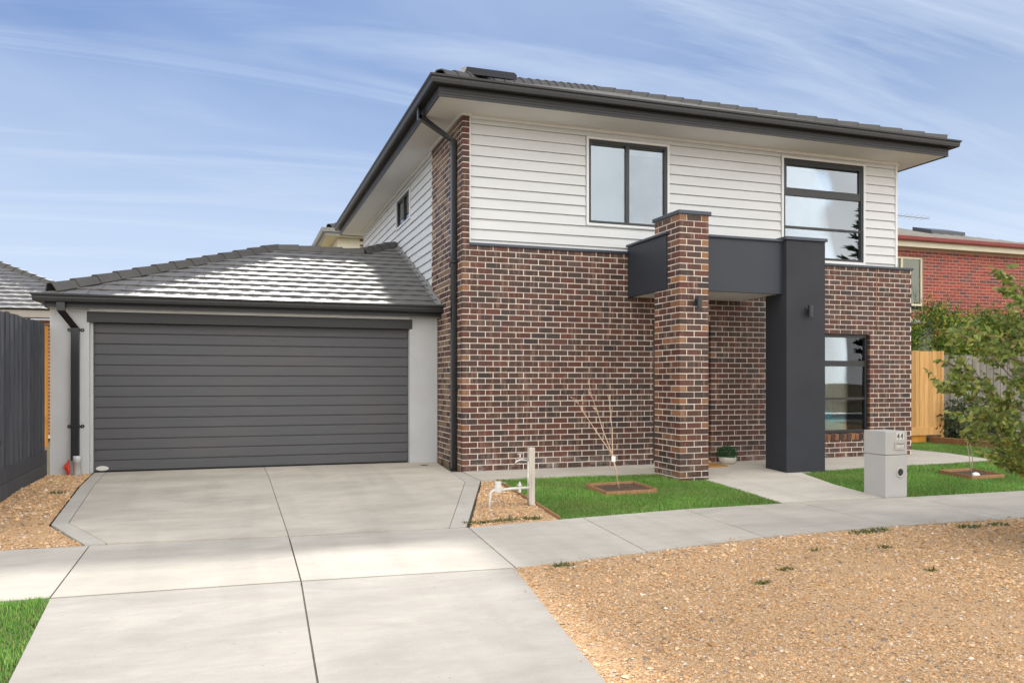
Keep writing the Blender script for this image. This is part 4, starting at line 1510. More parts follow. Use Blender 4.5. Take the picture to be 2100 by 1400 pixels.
# ------------------------------------------------------------------ tap post and water meter
t = thing('tap_post', (3.26, 8.78, gz(8.78)), 'weathered grey timber post with a garden tap and white water meter pipe', 'tap post')
pz = gz(8.78)
MB().bbox(3.225, 3.297, 8.745, 8.815, pz - .08, 0.548, .004).build('post', 'timber_bleached', t)
tp = MB()
tp.tube([(3.215, 8.76, pz), (3.215, 8.76, 0.40)], .011, 8)
tp.tube([(3.215, 8.76, 0.40), (3.12, 8.76, 0.41), (3.07, 8.76, 0.395), (3.055, 8.76, 0.36)], [.013, .014, .013, .014], 8)
tap = tp.build('tap', 'metal_tap', t, smooth=True)
MB().tube([(3.115, 8.76, 0.415), (3.115, 8.76, 0.475)], [.012, .008], 8).build('tap_spindle', 'metal_tap', tap, smooth=True)
MB().tube([(3.085, 8.76, 0.478), (3.145, 8.76, 0.482)], .007, 8).build('tap_handle', 'metal_tap', tap, smooth=True)
zp = 0.08
MB().tube([(3.225, 8.76, zp + .005), (2.98, 8.755, zp), (2.78, 8.75, zp - .012), (2.755, 8.75, zp - .035), (2.735, 8.75, gz(8.75) - .08)], [.016, .017, .018, .018, .012], 8).build('supply_pipe', 'white_plastic', t, smooth=True)
mt = MB().lathe(2.845, 8.75, [(.001, zp - .03), (.042, zp - .03), (.044, zp + .035), (.038, zp + .04), (.038, zp + .085), (.034, zp + .092), (.001, zp + .094)], 16).build('water_meter', 'white_plastic', t)
MB().box(2.885, 2.935, 8.72, 8.78, zp + .070, zp + .078).build('meter_lid', 'lead_pipe', mt)
MB().lathe(3.11, 8.757, [(.001, zp - .045), (.018, zp - .045), (.018, zp + .03), (.026, zp + .032), (.026, zp + .045), (.012, zp + .05), (.012, zp + .075), (.001, zp + .078)], 10).build('stop_valve', 'white_plastic', t)
# thin timber edging between gravel and lawn
t = thing('lawn_edging', (3.33, 9.2, gz(9.2)), 'thin timber edging strip between the small gravel bed and front lawn', 'edging')
m = MB()
a, b = (3.39, 10.46), (3.295, 8.0)
for i in range(6):
    p = (a[0] + (b[0] - a[0]) * i / 6, a[1] + (b[1] - a[1]) * i / 6)
    q = (a[0] + (b[0] - a[0]) * (i + 1) / 6, a[1] + (b[1] - a[1]) * (i + 1) / 6)
    m.add([(p[0] - .01, p[1], gz(p[1]) - .05), (p[0] + .01, p[1], gz(p[1]) - .05), (q[0] + .01, q[1], gz(q[1]) - .05), (q[0] - .01, q[1], gz(q[1]) - .05),
           (p[0] - .01, p[1], gz(p[1]) + .022), (p[0] + .01, p[1], gz(p[1]) + .022), (q[0] + .01, q[1], gz(q[1]) + .022), (q[0] - .01, q[1], gz(q[1]) + .022)],
          [(0, 1, 2, 3), (4, 7, 6, 5), (0, 4, 5, 1), (1, 5, 6, 2), (2, 6, 7, 3), (3, 7, 4, 0)])
m.build('strip', 'timber_brown', t)

# ------------------------------------------------------------------ planting beds and saplings
def plant_bed(cs, label, h=0.045):
    cx_, cy_ = sum(c[0] for c in cs) / 4, sum(c[1] for c in cs) / 4
    t = thing('planting_bed', (cx_, cy_, gz(cy_)), label, 'planting bed')
    for i in range(4):
        p, q = Vector((*cs[i], 0)), Vector((*cs[(i + 1) % 4], 0))
        d = (q - p).normalized()
        nn = Vector((-d.y, d.x, 0)) * 0.0125
        p2, q2 = p + d * 0.0125, q - d * 0.0135
        vs = []
        for zo in (-.05, h + 0.003 * i):
            for pt, s in ((p2, -1), (q2, -1), (q2, 1), (p2, 1)):
                w = pt + nn * s
                vs.append((w.x, w.y, gz(w.y) + zo))
        MB().add(vs, [(0, 3, 2, 1), (4, 5, 6, 7), (0, 1, 5, 4), (1, 2, 6, 5), (2, 3, 7, 6), (3, 0, 4, 7)]).build('board', 'timber_brown', t)
    m = MB()
    N = 7
    for i in range(N + 1):
        for j in range(N + 1):
            u, v = i / N, j / N
            x = (cs[0][0] * (1 - u) + cs[1][0] * u) * (1 - v) + (cs[3][0] * (1 - u) + cs[2][0] * u) * v
            y = (cs[0][1] * (1 - u) + cs[1][1] * u) * (1 - v) + (cs[3][1] * (1 - u) + cs[2][1] * u) * v
            m.v.append((x, y, gz(y) + 0.012 + random.uniform(0, .014)))
            m.c.append(None)
    m.f = [(i * (N + 1) + j, (i + 1) * (N + 1) + j, (i + 1) * (N + 1) + j + 1, i * (N + 1) + j + 1) for i in range(N) for j in range(N)]
    m.build('soil', 'soil', t)
    return t


bedA = plant_bed([(4.36, 9.08), (5.10, 9.10), (5.08, 9.70), (4.36, 9.66)], 'square timber edged bed of bare soil under the thin sapling by the brick wall')
bedB = plant_bed([(10.18, 8.90), (10.88, 8.93), (10.87, 9.50), (10.19, 9.47)], 'square timber edged bed beyond the letterbox holding a white stone')


def P(px, py, y):
    """point on the vertical plane Y = y that lies along a given line of sight"""
    u, v = (px - 1050) / F_PX, (782 - py) / F_PX
    d = (SA + u * CA, CA - u * SA)
    k = y / d[1]
    return Vector((d[0] * k, y, CAM_H + v * k))


def twigs(mb, base, tip, r0, depth, rng, spread=0.5, n=5):
    a, b = Vector(base), Vector(tip)
    mid = a.lerp(b, .5) + Vector((rng.uniform(-1, 1), rng.uniform(-1, 1), 0)) * (b - a).length * .03
    mb.tube([a, mid, b], [r0, r0 * .75, r0 * .4], 5 if r0 > .004 else 4, cap=False)
    if depth == 0: return
    L = (b - a).length
    for i in range(n):
        k = rng.uniform(.3, 1.0)
        p = a.lerp(b, k)
        d = (b - a).normalized() + Vector((rng.uniform(-1, 1), rng.uniform(-1, 1), rng.uniform(-.2, .8))) * spread
        twigs(mb, p, p + d.normalized() * L * rng.uniform(.18, .38), max(r0 * .6, .0032), depth - 1, rng, spread, 3)


sy = 9.42
t = thing('bare_sapling', tuple(P(1268, 999, sy)), 'thin leafless sapling in the timber bed before the brick wall', 'sapling')
rg = random.Random(3)
m = MB()
base, j1, j2 = P(1269, 1001, sy), P(1262, 960, sy), P(1256, 932, sy)
m.tube([base, j1, j2], [.011, .010, .009], 6)
m.build('stem', 'twig', t, smooth=True)
m = MB()
for tip, dy in (((1183, 815), .08), ((1207, 805), -.06), ((1253, 818), .05)):
    e = P(*tip, sy) + Vector((0, dy, 0))
    q = j2.lerp(e, .45) + Vector((rg.uniform(-.02, .02), 0, rg.uniform(-.02, .02)))
    m.tube([j2, q], [.0085, .007], 5, cap=False)
    twigs(m, q, e, .0055, 2, rg, .8, 5)
m.build('branches', 'twig', t, smooth=True)
tg = P(1258, 941, sy)
MB().bbox(tg.x - .028, tg.x + .028, sy - .012, sy + .004, tg.z - .035, tg.z + .04, .003).build('plant_tag', 'pale_stone', t)
sy = 9.30
t = thing('young_sapling', tuple(P(1993, 969, sy)), 'short bare forked sapling in the bed beyond the letterbox', 'sapling')
m = MB()
for pts in ([(1992, 970), (1995, 940), (1990, 915), (1984, 898)], [(1992, 970), (1989, 945), (1984, 915), (1987, 880)]):
    m.tube([P(*q, sy + (i % 2) * .02) for i, q in enumerate(pts)], [.007, .006, .005, .003], 5)
for k in range(10):
    s0 = P(1984, 905, sy)
    s1 = s0 + Vector((rg.uniform(-.09, .09), rg.uniform(-.06, .06), rg.uniform(.04, .17)))
    m.tube([s0, s1], [.004, .002], 4, cap=False)
m.build('stem', 'grey_twig', t, smooth=True)
st = P(2001, 976, 9.06)
m = MB()
vs, fs = [], []
for i in range(7):
    th = math.pi * i / 6
    for k in range(12):
        w = 2 * math.pi * k / 12
        rr_ = 1 + .08 * math.sin(3 * w + i)
        vs.append((st.x + .062 * math.sin(th) * math.cos(w) * rr_, st.y + .05 * math.sin(th) * math.sin(w) * rr_, st.z + .018 + .042 * math.cos(th)))
for i in range(6):
    for k in range(12):
        fs.append((i * 12 + k, (i + 1) * 12 + k, (i + 1) * 12 + (k + 1) % 12, i * 12 + (k + 1) % 12))
m.add(vs, fs).build('white_stone', 'pale_stone', None, smooth=True, label='smooth white stone lying in the bed beyond the letterbox', cat='stone')

# ------------------------------------------------------------------ doormat, potted box plant, things in the window
MB().box(6.55, 7.30, 10.78, 11.22, gz(11.0) - .012, gz(11.0) + .022).build('doormat', 'coir', None, label='orange coir doormat at the entry behind the brick pillar', cat='doormat')
bx, by = 7.53, 11.13
t = thing('potted_box_plant', (bx, by, 0.0), 'round clipped green plant in a cream bowl by the entry wall', 'potted plant')
bz = gz(by) + .004
MB().lathe(bx, by, [(.001, bz), (.10, bz), (.125, bz + .02), (.142, bz + .07), (.140, bz + .105), (.130, bz + .105), (.128, bz + .08), (.001, bz + .08)], 24).build('bowl', 'pot_cream', t, smooth=True)


def leaf_cloud(pts, dirs, size, cols, fold=0.25, asp=0.5, rng=RNG):
    """one kite-shaped, slightly folded leaf per point: returns V, F, C"""
    n = len(pts)
    d = dirs / np.maximum(1e-6, np.linalg.norm(dirs, axis=1))[:, None]
    up = rng.normal(size=(n, 3))
    s = np.cross(d, up)
    s /= np.maximum(1e-6, np.linalg.norm(s, axis=1))[:, None]
    nn = np.cross(s, d)
    sz = size if np.ndim(size) else np.full(n, size)
    L = sz[:, None]
    base, tip = pts, pts + d * L
    m1 = pts + d * L * .35
    q0 = m1 + s * L * asp * .5 + nn * L * fold * .5
    q1 = m1 - s * L * asp * .5 + nn * L * fold * .5
    h1 = pts + d * L * .72
    r0 = h1 + s * L * asp * .36 + nn * L * fold * .3
    r1 = h1 - s * L * asp * .36 + nn * L * fold * .3
    V = np.stack([base, q0, r0, tip, r1, q1], 1).reshape(-1, 3)
    k = np.arange(n)[:, None] * 6
    Fq = np.concatenate([k + np.array([[0, 1, 2, 3]]), k + np.array([[0, 3, 4, 5]])], 0)
    C = np.repeat(cols, 6, 0)
    return V, Fq, C


def pal(n, base, jitter=.25, alt=None, p=.1):
    c = np.array(base)[RNG.integers(0, len(base), n)] * RNG.uniform(1 - jitter, 1 + jitter, (n, 1))
    if alt is not None:
        k = RNG.random(n) < p
        c[k] = np.array(alt) * RNG.uniform(.8, 1.2, (k.sum(), 1))
    return c


n = 1500
dv = RNG.normal(size=(n, 3))
dv /= np.linalg.norm(dv, axis=1)[:, None]
rad = RNG.uniform(.10, .148, n) * (1 + .04 * np.sin(dv[:, 0] * 9) * np.cos(dv[:, 2] * 7))
cen = np.array([bx, by, bz + .155])
pts = cen + dv * rad[:, None] * np.array([1, 1, .88])
V, Fq, C = leaf_cloud(pts, dv + RNG.normal(size=(n, 3)) * .7, RNG.uniform(.018, .032, n), pal(n, [(.035, .11, .04), (.06, .16, .06), (.09, .20, .09)]))
bulk('foliage', 'leaf', V, Fq, C, t)

t = thing('teal_tub_chair', (10.12, 11.95, 0.03), 'teal rounded tub chair seen through the lower window', 'chair')
pr = []
m = MB()
vs, fs = [], []
for j, (r_, z) in enumerate([(.30, .03), (.34, .25), (.35, .62), (.33, .68), (.27, .66), (.27, .3)]):
    for k in range(20):
        w = 2 * math.pi * k / 20
        vs.append((10.12 + r_ * math.cos(w) * 1.15, 11.95 + r_ * math.sin(w), z))
for j in range(5):
    for k in range(20):
        fs.append((j * 20 + k, j * 20 + (k + 1) % 20, (j + 1) * 20 + (k + 1) % 20, (j + 1) * 20 + k))
m.add(vs, fs).build('shell', 'teal', t, smooth=True)
MB().lathe(10.12, 11.95, [(.001, .36), (.26, .36), (.27, .30)], 20).build('seat', 'teal', t)
m = MB()
for k in range(5):
    w = .25 + k * .04
    m.tube([(10.12 - .12 + k * .06, 11.95, .36), (10.12 - .13 + k * .065, 11.98, .70 + .05 * (k % 3)), (10.12 - .1 + k * .05, 12.0, .92 - .05 * abs(k - 2))], [.06, .075, .04], 8)
m.build('throw_blanket', 'teal', None, smooth=True, label='teal throw blanket bunched up on the tub chair', cat='blanket')
MB().bbox(9.72, 9.90, 12.16, 12.26, .45, 1.0, .03).build('rust_cushion', 'rust_fabric', None, label='rust brown cushion beside the teal chair behind the lower window', cat='cushion')
m = MB()
xs = np.linspace(8.7, 10.97, 90)
vv = []
for z in (0.05, 1.60):
    vv += [(x, 12.40 + .035 * math.sin(i * .9), z) for i, x in enumerate(xs)]
m.add(vv, [(i, i + 1, 91 + i, 90 + i) for i in range(89)])
m.build('curtain', 'curtain', None, smooth=True, label='grey pleated curtain in the room behind the lower window', cat='curtain')

# ------------------------------------------------------------------ fences
def paling(x0, x1, y0, y1, z0, z1, mat, parent, name='paling'):
    MB().box(x0, x1, y0, y1, z0, z1).build(name, mat, parent)


rg = random.Random(11)
t = thing('charcoal_fence', (-2.56, 10.8, gz(10.8)), 'charcoal painted paling fence with two plinth boards left of the garage', 'fence')
y = 12.74
k = 0
while y > 8.7:
    w = rg.uniform(.092, .104)
    proud = .014 if k % 2 else 0.0
    zb = gz(y) + 0.352
    x1 = -2.545 + proud
    paling(x1 - .014, x1, y - w - (.016 if k % 2 else 0), y, zb - .02, 2.13 + rg.uniform(-.012, .014), 'fence_charcoal', t)
    y -= w - .006 + (.0 if k % 2 else .02)
    k += 1
for lev in (0, 1):
    z0 = 0.005 + lev * .178
    for ya, yb in ((8.7, 10.72), (10.726, 12.76)):
        m = MB()
        vs = []
        for zo in (z0 - .04 * (lev == 0), z0 + .174):
            for x_, y_ in ((-2.585, ya), (-2.522, ya), (-2.522, yb), (-2.585, yb)):
                vs.append((x_, y_, gz(y_) + zo))
        m.add(vs, [(0, 3, 2, 1), (4, 5, 6, 7), (0, 1, 5, 4), (1, 2, 6, 5), (2, 3, 7, 6), (3, 0, 4, 7)]).build('plinth_board', 'fence_charcoal', t)
for z in (.75, 1.75):
    MB().box(-2.63, -2.562, 8.7, 12.74, z, z + .07).build('rail', 'fence_charcoal', t)
MB().box(-2.60, -2.513, 12.765, 12.80, .40, 2.10).build('end_post', 'timber_orange', t)

t = thing('new_timber_fence', (13.4, 13.5, 0), 'fresh orange pine paling fence beside the right house corner', 'fence')
x = 11.6
while x < 14.52:
    w = rg.uniform(.115, .135)
    MB().box(x, min(x + w - .007, 14.58), 13.50 + rg.uniform(-.006, .004), 13.516, .20, 1.98 + rg.uniform(-.006, .006)).build('paling', 'timber_new', t)
    x += w
MB().box(11.6, 14.58, 13.47, 13.498, .16, .33).build('plinth_board', 'timber_new', t)
MB().box(11.6, 14.2, 13.53, 13.56, -.05, .20).build('kickboard', 'timber_orange', t)
MB().box(14.585, 14.66, 13.49, 13.57, -.05, 1.99).build('post', 'timber_new', t)
t = thing('old_grey_fence', (18, 14.3, 0), 'weathered grey paling fence behind the leafy street tree', 'fence')
x = 14.4
k = 0
while x < 23:
    w = rg.uniform(.10, .125)
    yy = 14.30 + (0.014 if k % 2 else 0)
    MB().box(x, x + w + (.01 if k % 2 else -.004), yy, yy + .013, .02, 1.93 + rg.uniform(-.015, .015)).build('paling', 'timber_grey', t)
    x += w
    k += 1
for z in (.4, 1.6):
    MB().box(14.4, 23, 14.33, 14.37, z, z + .07).build('rail', 'timber_grey', t)
t = thing('garden_sleeper', (14.25, 11.5, 0), 'brown timber sleeper edging the garden bed before the grey fence', 'edging')
MB().bbox(14.20, 14.28, 10.6, 12.1, -.05, .125, .005).build('sleeper', 'timber_brown', t)
MB().bbox(14.20, 14.28, 12.105, 13.46, -.05, .13, .005).build('sleeper', 'timber_brown', t)

# ------------------------------------------------------------------ neighbour on the right: red brick, cream trim
RY = 16.6
rh = thing('red_brick_house', (18.5, 19, 0), 'red brick neighbouring house with maroon gutter and beige roof', 'house')
RWIN = (16.35, 17.32, 3.33, 4.62)
m = MB()
for q in ((14.4, RWIN[0], 0, 4.86), (RWIN[0], RWIN[1], 0, RWIN[2]), (RWIN[0], RWIN[1], RWIN[3], 4.86), (RWIN[1], 22.4, 0, 4.86)):
    m.box(q[0], q[1], RY + .004, RY + .2, q[2], q[3])
rwall = m.build('wall', 'old_mortar', rh)
RB = []
for i in range(24, 57):
    z0 = i * CH
    x = 14.4 + (.12 if i % 2 else 0)
    iv = []
    while x < 22.3:
        iv.append((x, x + .226))
        x += .24
    if z0 + BH > RWIN[2] - .1 and z0 < RWIN[3]: iv = cut(iv, RWIN[0] - .004, RWIN[1] + .004)
    for s, e in iv:
        if z0 + .07 < 4.86:
            RB.append(((s, e, RY, RY + .1, z0, z0 + .070), red_colour(), rwall, 0))
vis = [b for b in RB if 16.2 < b[0][0] < 21.5 and b[0][4] > 2.75]
hid = [b for b in RB if not (16.2 < b[0][0] < 21.5 and b[0][4] > 2.75)]
emit_bricks(vis + hid, 300, 'red_brick', 'brickwork')
m = MB()
for q in ((RWIN[0], RWIN[1], RWIN[2], RWIN[2] + .05), (RWIN[0], RWIN[1], RWIN[3] - .05, RWIN[3]), (RWIN[0], RWIN[0] + .05, RWIN[2] + .05, RWIN[3] - .05), (RWIN[1] - .05, RWIN[1], RWIN[2] + .05, RWIN[3] - .05), (16.60, 16.66, RWIN[2] + .05, RWIN[3] - .05)):
    m.box(q[0], q[1], RY + .03, RY + .09, q[2], q[3])
rw = m.build('window', 'cream_frame', rh)
MB().box(RWIN[0] + .05, 16.60, RY + .06, RY + .066, RWIN[2] + .05, RWIN[3] - .05).build('pane', 'glass_old', rw)
MB().box(16.66, RWIN[1] - .05, RY + .06, RY + .066, RWIN[2] + .05, RWIN[3] - .05).build('pane', 'glass_old', rw)
MB().box(RWIN[0], RWIN[1], RY + .21, RY + .22, RWIN[2], RWIN[3]).build('net_curtain', 'net_curtain', rw)
MB().box(16.34, 17.36, RY - .03, RY + .1, RWIN[2] - .09, RWIN[2] - .005).build('sill', 'red_brick', rw)
MB().ring(14.2, 22.6, 16.35, 24.5, [(0, 4.84), (0, 5.02), (-.03, 5.02), (-.03, 4.84)]).build('fascia', 'cream_fascia', rh)
MB().ring(14.2, 22.6, 16.35, 24.5, [(-.031, 4.85), (-.3, 4.85), (-.3, 4.86), (-.031, 4.86)]).build('soffit', 'cream_fascia', rh)
MB().ring(14.2, 22.6, 16.35, 24.5, [(.002, 4.985), (.09, 4.985), (.11, 5.01), (.12, 5.09), (.10, 5.10), (.002, 5.06)]).build('gutter', 'maroon_gutter', rh)
m = MB()
a0, a1, b0, b1, zr = 14.14, 22.66, 16.29, 24.56, 5.07
hh = (b1 - b0) / 2
rk = .30
m.add([(a0, b0, zr), (a1, b0, zr), (a1, b1, zr), (a0, b1, zr), (a0 + hh, b0 + hh, zr + hh * rk), (a1 - hh, b0 + hh, zr + hh * rk)], [(0, 1, 5, 4), (1, 2, 5), (2, 3, 4, 5), (3, 0, 4)])
rroof = m.build('roof', 'beige_roof', rh)
for k in range(22):
    x = a0 + .3 + k * .38
    run = min(hh, x - a0, a1 - x)
    MB().add([(x - .018, b0, zr + .004), (x + .018, b0, zr + .004), (x + .018, b0 + run, zr + run * rk + .004), (x - .018, b0 + run, zr + run * rk + .004),
              (x - .010, b0, zr + .03), (x + .010, b0, zr + .03), (x + .010, b0 + run, zr + run * rk + .03), (x - .010, b0 + run, zr + run * rk + .03)],
             [(0, 3, 2, 1), (4, 5, 6, 7), (0, 1, 5, 4), (1, 2, 6, 5), (2, 3, 7, 6), (3, 0, 4, 7)]).build('roof_rib', 'beige_roof', rroof)
t = thing('roof_skylight', (20.0, 18.6, 5.75), 'dark flat skylight on the beige roof of the red brick house', 'skylight')
zs_ = zr + (18.3 - b0) * rk
m = MB()
m.add([(19.3, 18.2, zs_ - .02), (20.6, 18.2, zs_ - .02), (20.6, 18.9, zs_ + .19), (19.3, 18.9, zs_ + .19), (19.3, 18.2, zs_ + .10), (20.6, 18.2, zs_ + .10), (20.6, 18.9, zs_ + .31), (19.3, 18.9, zs_ + .31)],
      [(0, 3, 2, 1), (4, 5, 6, 7), (0, 1, 5, 4), (1, 2, 6, 5), (2, 3, 7, 6), (3, 0, 4, 7)])
m.build('frame', 'solar', t)
t = thing('tv_antenna', (18.0, 19.6, 6.0), 'thin television antenna on the roof of the red brick house', 'antenna')
an = P(1838, 448, 19.6)
MB().tube([(an.x, 19.6, 5.9), (an.x, 19.6, an.z + .25)], .016, 6).build('mast', 'aluminium', t)
MB().tube([(an.x - .25, 19.6, an.z + .1), (an.x + .9, 19.2, an.z - .03)], .012, 5).build('boom', 'aluminium', t)
for k in range(7):
    c = Vector((an.x - .2 + k * .16, 19.58 - k * .055, an.z + .095 - k * .018))
    MB().tube([c + Vector((-.1, -.30, .0)), c + Vector((.1, .30, .0))], .006, 4).build('element', 'aluminium', t)
t = thing('garden_shed', (17.0, 15.9, 0), 'pale grey shed roof showing between the brick corner and hedge', 'shed')
m = MB().box(15.2, 16.3, 15.3, 16.3, 0, 2.72)
m.build('wall', 'shed', t)
m = MB()
m.add([(15.1, 15.2, 2.72), (16.4, 15.2, 2.72), (16.4, 16.4, 2.95), (15.1, 16.4, 2.95), (15.1, 15.2, 2.76), (16.4, 15.2, 2.76), (16.4, 16.4, 2.99), (15.1, 16.4, 2.99)], [(0, 3, 2, 1), (4, 5, 6, 7), (0, 1, 5, 4), (1, 2, 6, 5), (2, 3, 7, 6), (3, 0, 4, 7)])
m.build('roof', 'shed', t)

# ------------------------------------------------------------------ neighbour on the left, and the house behind
lh = thing('grey_roofed_house', (-6.5, 24, 0), 'brick house with grey tiled hip roof behind the charcoal fence', 'house')
NX1, NY0, NZ = -2.55, 20.6, 2.93
m = MB().box(-12, NX1 - .45, NY0 + .45, 28, 0, NZ - .18)
lw = m.build('wall', 'mortar', lh)
LB = []
for i in range(1, 32):
    x = -9.0 + (.12 if i % 2 else 0)
    while x < NX1 - .68:
        c = random.choice([(0.26, 0.09, 0.05), (0.20, 0.07, 0.045), (0.30, 0.11, 0.06)])
        LB.append(((x, x + .226, NY0 + .44, NY0 + .5, i * CH, i * CH + .07), c, lw, 0))
        x += .24
emit_bricks(LB, 80, 'red_brick', 'brickwork')
m = MB()
m.box(-12.4, NX1, NY0, NY0 + .03, NZ - .16, NZ + .0)
m.box(NX1 - .03, NX1, NY0 + .031, 28, NZ - .16, NZ)
m.box(-12.4, NX1 - .031, NY0 + .031, NY0 + .46, NZ - .16, NZ - .145)
m.build('fascia', 'beige_roof', lh)
m = MB()
q = 4.2
m.add([(-12.4, NY0, NZ), (NX1, NY0, NZ), (NX1 - q, NY0 + q, NZ + q * .42), (-12.4, NY0 + q, NZ + q * .42)], [(0, 1, 2, 3)])
m.add([(NX1, NY0, NZ), (NX1, NY0 + 2 * q, NZ), (NX1 - q, NY0 + q, NZ + q * .42)], [(0, 1, 2)])
lr = m.build('roof', 'ridge_cap', lh)
lp_ = math.atan(.42)
tile_slope(lr, (-9.0, NY0 - .05, NZ + .01), (1, 0, 0), (0, math.cos(lp_), math.sin(lp_)), 9.0 + NX1, 15, lambda v: (0, 9.0 + NX1 - v * math.cos(lp_)), lambda r: r < 7)
caps(lr, (NX1 - .05, NY0 + .05, NZ + .07), (NX1 - q, NY0 + q, NZ + q * .42 + .06))

bh = thing('rear_two_storey_house', (6, 29, 0), 'cream and brick upper floor of a house behind the garage ridge', 'house')
m = MB().box(3.05, 9, 25.95, 33, 3, 5.9)
bw = m.build('wall', 'cream_fascia', bh)
BB = []
for i in range(52, 69):
    x = 3.75 + (.12 if i % 2 else 0)
    while x < 6.4:
        BB.append(((x, x + .226, 25.93, 25.99, i * CH, i * CH + .07), brick_colour(), bw, 0))
        x += .24
emit_bricks(BB, 40, 'brick', 'brickwork')
MB().ring(2.62, 9.5, 25.55, 33.5, [(0, 5.9), (0, 6.08), (-.03, 6.08), (-.03, 5.9)]).build('fascia', 'lead_pipe', bh)
MB().ring(2.62, 9.5, 25.55, 33.5, [(-.031, 5.91), (-.5, 5.91), (-.5, 5.92), (-.031, 5.92)]).build('soffit', 'cream_fascia', bh)
MB().ring(2.62, 9.5, 25.55, 33.5, [(.002, 6.0), (.09, 6.0), (.12, 6.12), (.002, 6.10)]).build('gutter', 'lead_pipe', bh)
m = MB()
m.add([(2.56, 25.5, 6.1), (9.55, 25.5, 6.1), (9.55, 33.5, 6.1), (2.56, 33.5, 6.1), (6.05, 29, 7.45), (6.05, 30, 7.45)], [(0, 1, 4), (1, 2, 5, 4), (2, 3, 5), (3, 0, 4, 5)])
br_ = m.build('roof', 'ridge_cap', bh)
caps(br_, (2.75, 25.7, 6.2), (6.05, 29, 7.5))

# ------------------------------------------------------------------ foliage
LG = [(.25, .32, .065), (.18, .26, .055), (.32, .37, .09), (.13, .20, .048), (.38, .40, .11)]


def tube_chain(mb, a, b, r0, r1, rng, wob=.05, n=4):
    pts = [Vector(a).lerp(Vector(b), i / n) + (Vector((rng.uniform(-1, 1), rng.uniform(-1, 1), rng.uniform(-1, 1))) * wob * (Vector(b) - Vector(a)).length if 0 < i < n else Vector()) for i in range(n + 1)]
    mb.tube(pts, [r0 + (r1 - r0) * i / n for i in range(n + 1)], 6 if r0 > .012 else 4, cap=False)
    return pts


# street tree on the right of the verge, low branched
rg = random.Random(21)
TB = Vector((7.34, 5.05, gz(5.0) - .03))
t = thing('street_tree', tuple(TB), 'low branching leafy street tree on the verge at the right edge', 'tree')
m = MB()
trunk = tube_chain(m, TB, TB + Vector((.05, .0, 1.9)), .032, .012, rg, .012, 7)
m.build('trunk', 'bark', t, smooth=True)
LP, LD = [], []
wood = MB()
for k in range(70):
    f = (k + .5) / 70
    hz = .22 + 1.55 * f
    ang = k * 2.39996 + rg.uniform(-.3, .3)
    cz = 1.38 + TB.z * 0
    # ellipsoid crown: reach depends on the height the limb ends at
    endz = -.02 + 2.35 * f + rg.uniform(-.12, .16)
    u = (endz - 1.42) / 1.05
    reach = 1.40 * math.sqrt(max(.02, 1 - min(.98, u * u))) * rg.uniform(.80, 1.04)
    if f < .30: reach = min(reach, .80 + 1.6 * f)
    st_ = TB + Vector((.05 * hz / 1.9, 0, hz * .78))
    en = Vector((TB.x + math.cos(ang) * reach, TB.y + math.sin(ang) * reach, max(.18, endz)))
    pts = tube_chain(wood, st_, en, .011, .003, rg, .05, 5)
    for j in range(13):
        i = rg.uniform(.30, .99) * 5
        p = pts[int(i)].lerp(pts[min(5, int(i) + 1)], i % 1)
        dd = ((en - st_).normalized() + Vector((rg.uniform(-1, 1), rg.uniform(-1, 1), rg.uniform(-.5, .9))) * .9).normalized()
        L = rg.uniform(.12, .34)
        q = p + dd * L
        wood.tube([p, q], [.0035, .0016], 4, cap=False)
        for i2 in range(rg.randint(14, 24)):
            e = p.lerp(q, rg.uniform(.15, 1.05)) + Vector((rg.uniform(-1, 1), rg.uniform(-1, 1), rg.uniform(-1, 1))) * .02
            LP.append(e)
            LD.append(Vector((rg.uniform(-1, 1), rg.uniform(-1, 1), rg.uniform(-1.3, .35))) + dd * .5)
wood.build('branches', 'bark', t, smooth=True)
LPa, LDa = np.array([tuple(p) for p in LP]), np.array([tuple(d) for d in LD])
vis = []
for i, p in enumerate(LP):
    q = project(*p)
    if q and 1900 < q[0] < 2095 and 560 < q[1] < 1060:
        vis.append((q[2] + rg.uniform(0, .25), i))
vis.sort()
single = set(i for _, i in vis[:300])
rest = np.array([i for i in range(len(LP)) if i not in single])
sizes = RNG.uniform(.046, .080, len(LP))
cols = pal(len(LP), LG, .25, (.26, .20, .05), .05)
V, Fq, C = leaf_cloud(LPa[rest], LDa[rest], sizes[rest], cols[rest], .28, .60)
bulk('leaves', 'leaf', V, Fq, C, t)
# the nearest leaves one by one, sharing a few leaf shapes
shapes = []
for k in range(12):
    V1, F1, C1_ = leaf_cloud(np.zeros((1, 3)), np.array([[0, 0, 1.0]]), np.array([.064]), pal(1, LG, .25, (.26, .20, .05), .08), .28, .60)
    me = bpy.data.meshes.new('leaf')
    me.from_pydata(V1.tolist(), [], F1.tolist())
    ca = me.color_attributes.new('Col', 'FLOAT_COLOR', 'POINT')
    ca.data.foreach_set('color', np.c_[C1_, np.ones(len(V1))].astype(np.float32).ravel())
    me.materials.append(MATS['leaf'])
    shapes.append(me)
for i in single:
    o = bpy.data.objects.new('leaf', shapes[i % 12])
    place(o, LP[i], t)
    o.rotation_euler = LD[i].to_track_quat('Z', 'Y').to_euler()
    s_ = sizes[i] / .064
    o.scale = (s_, s_, s_)


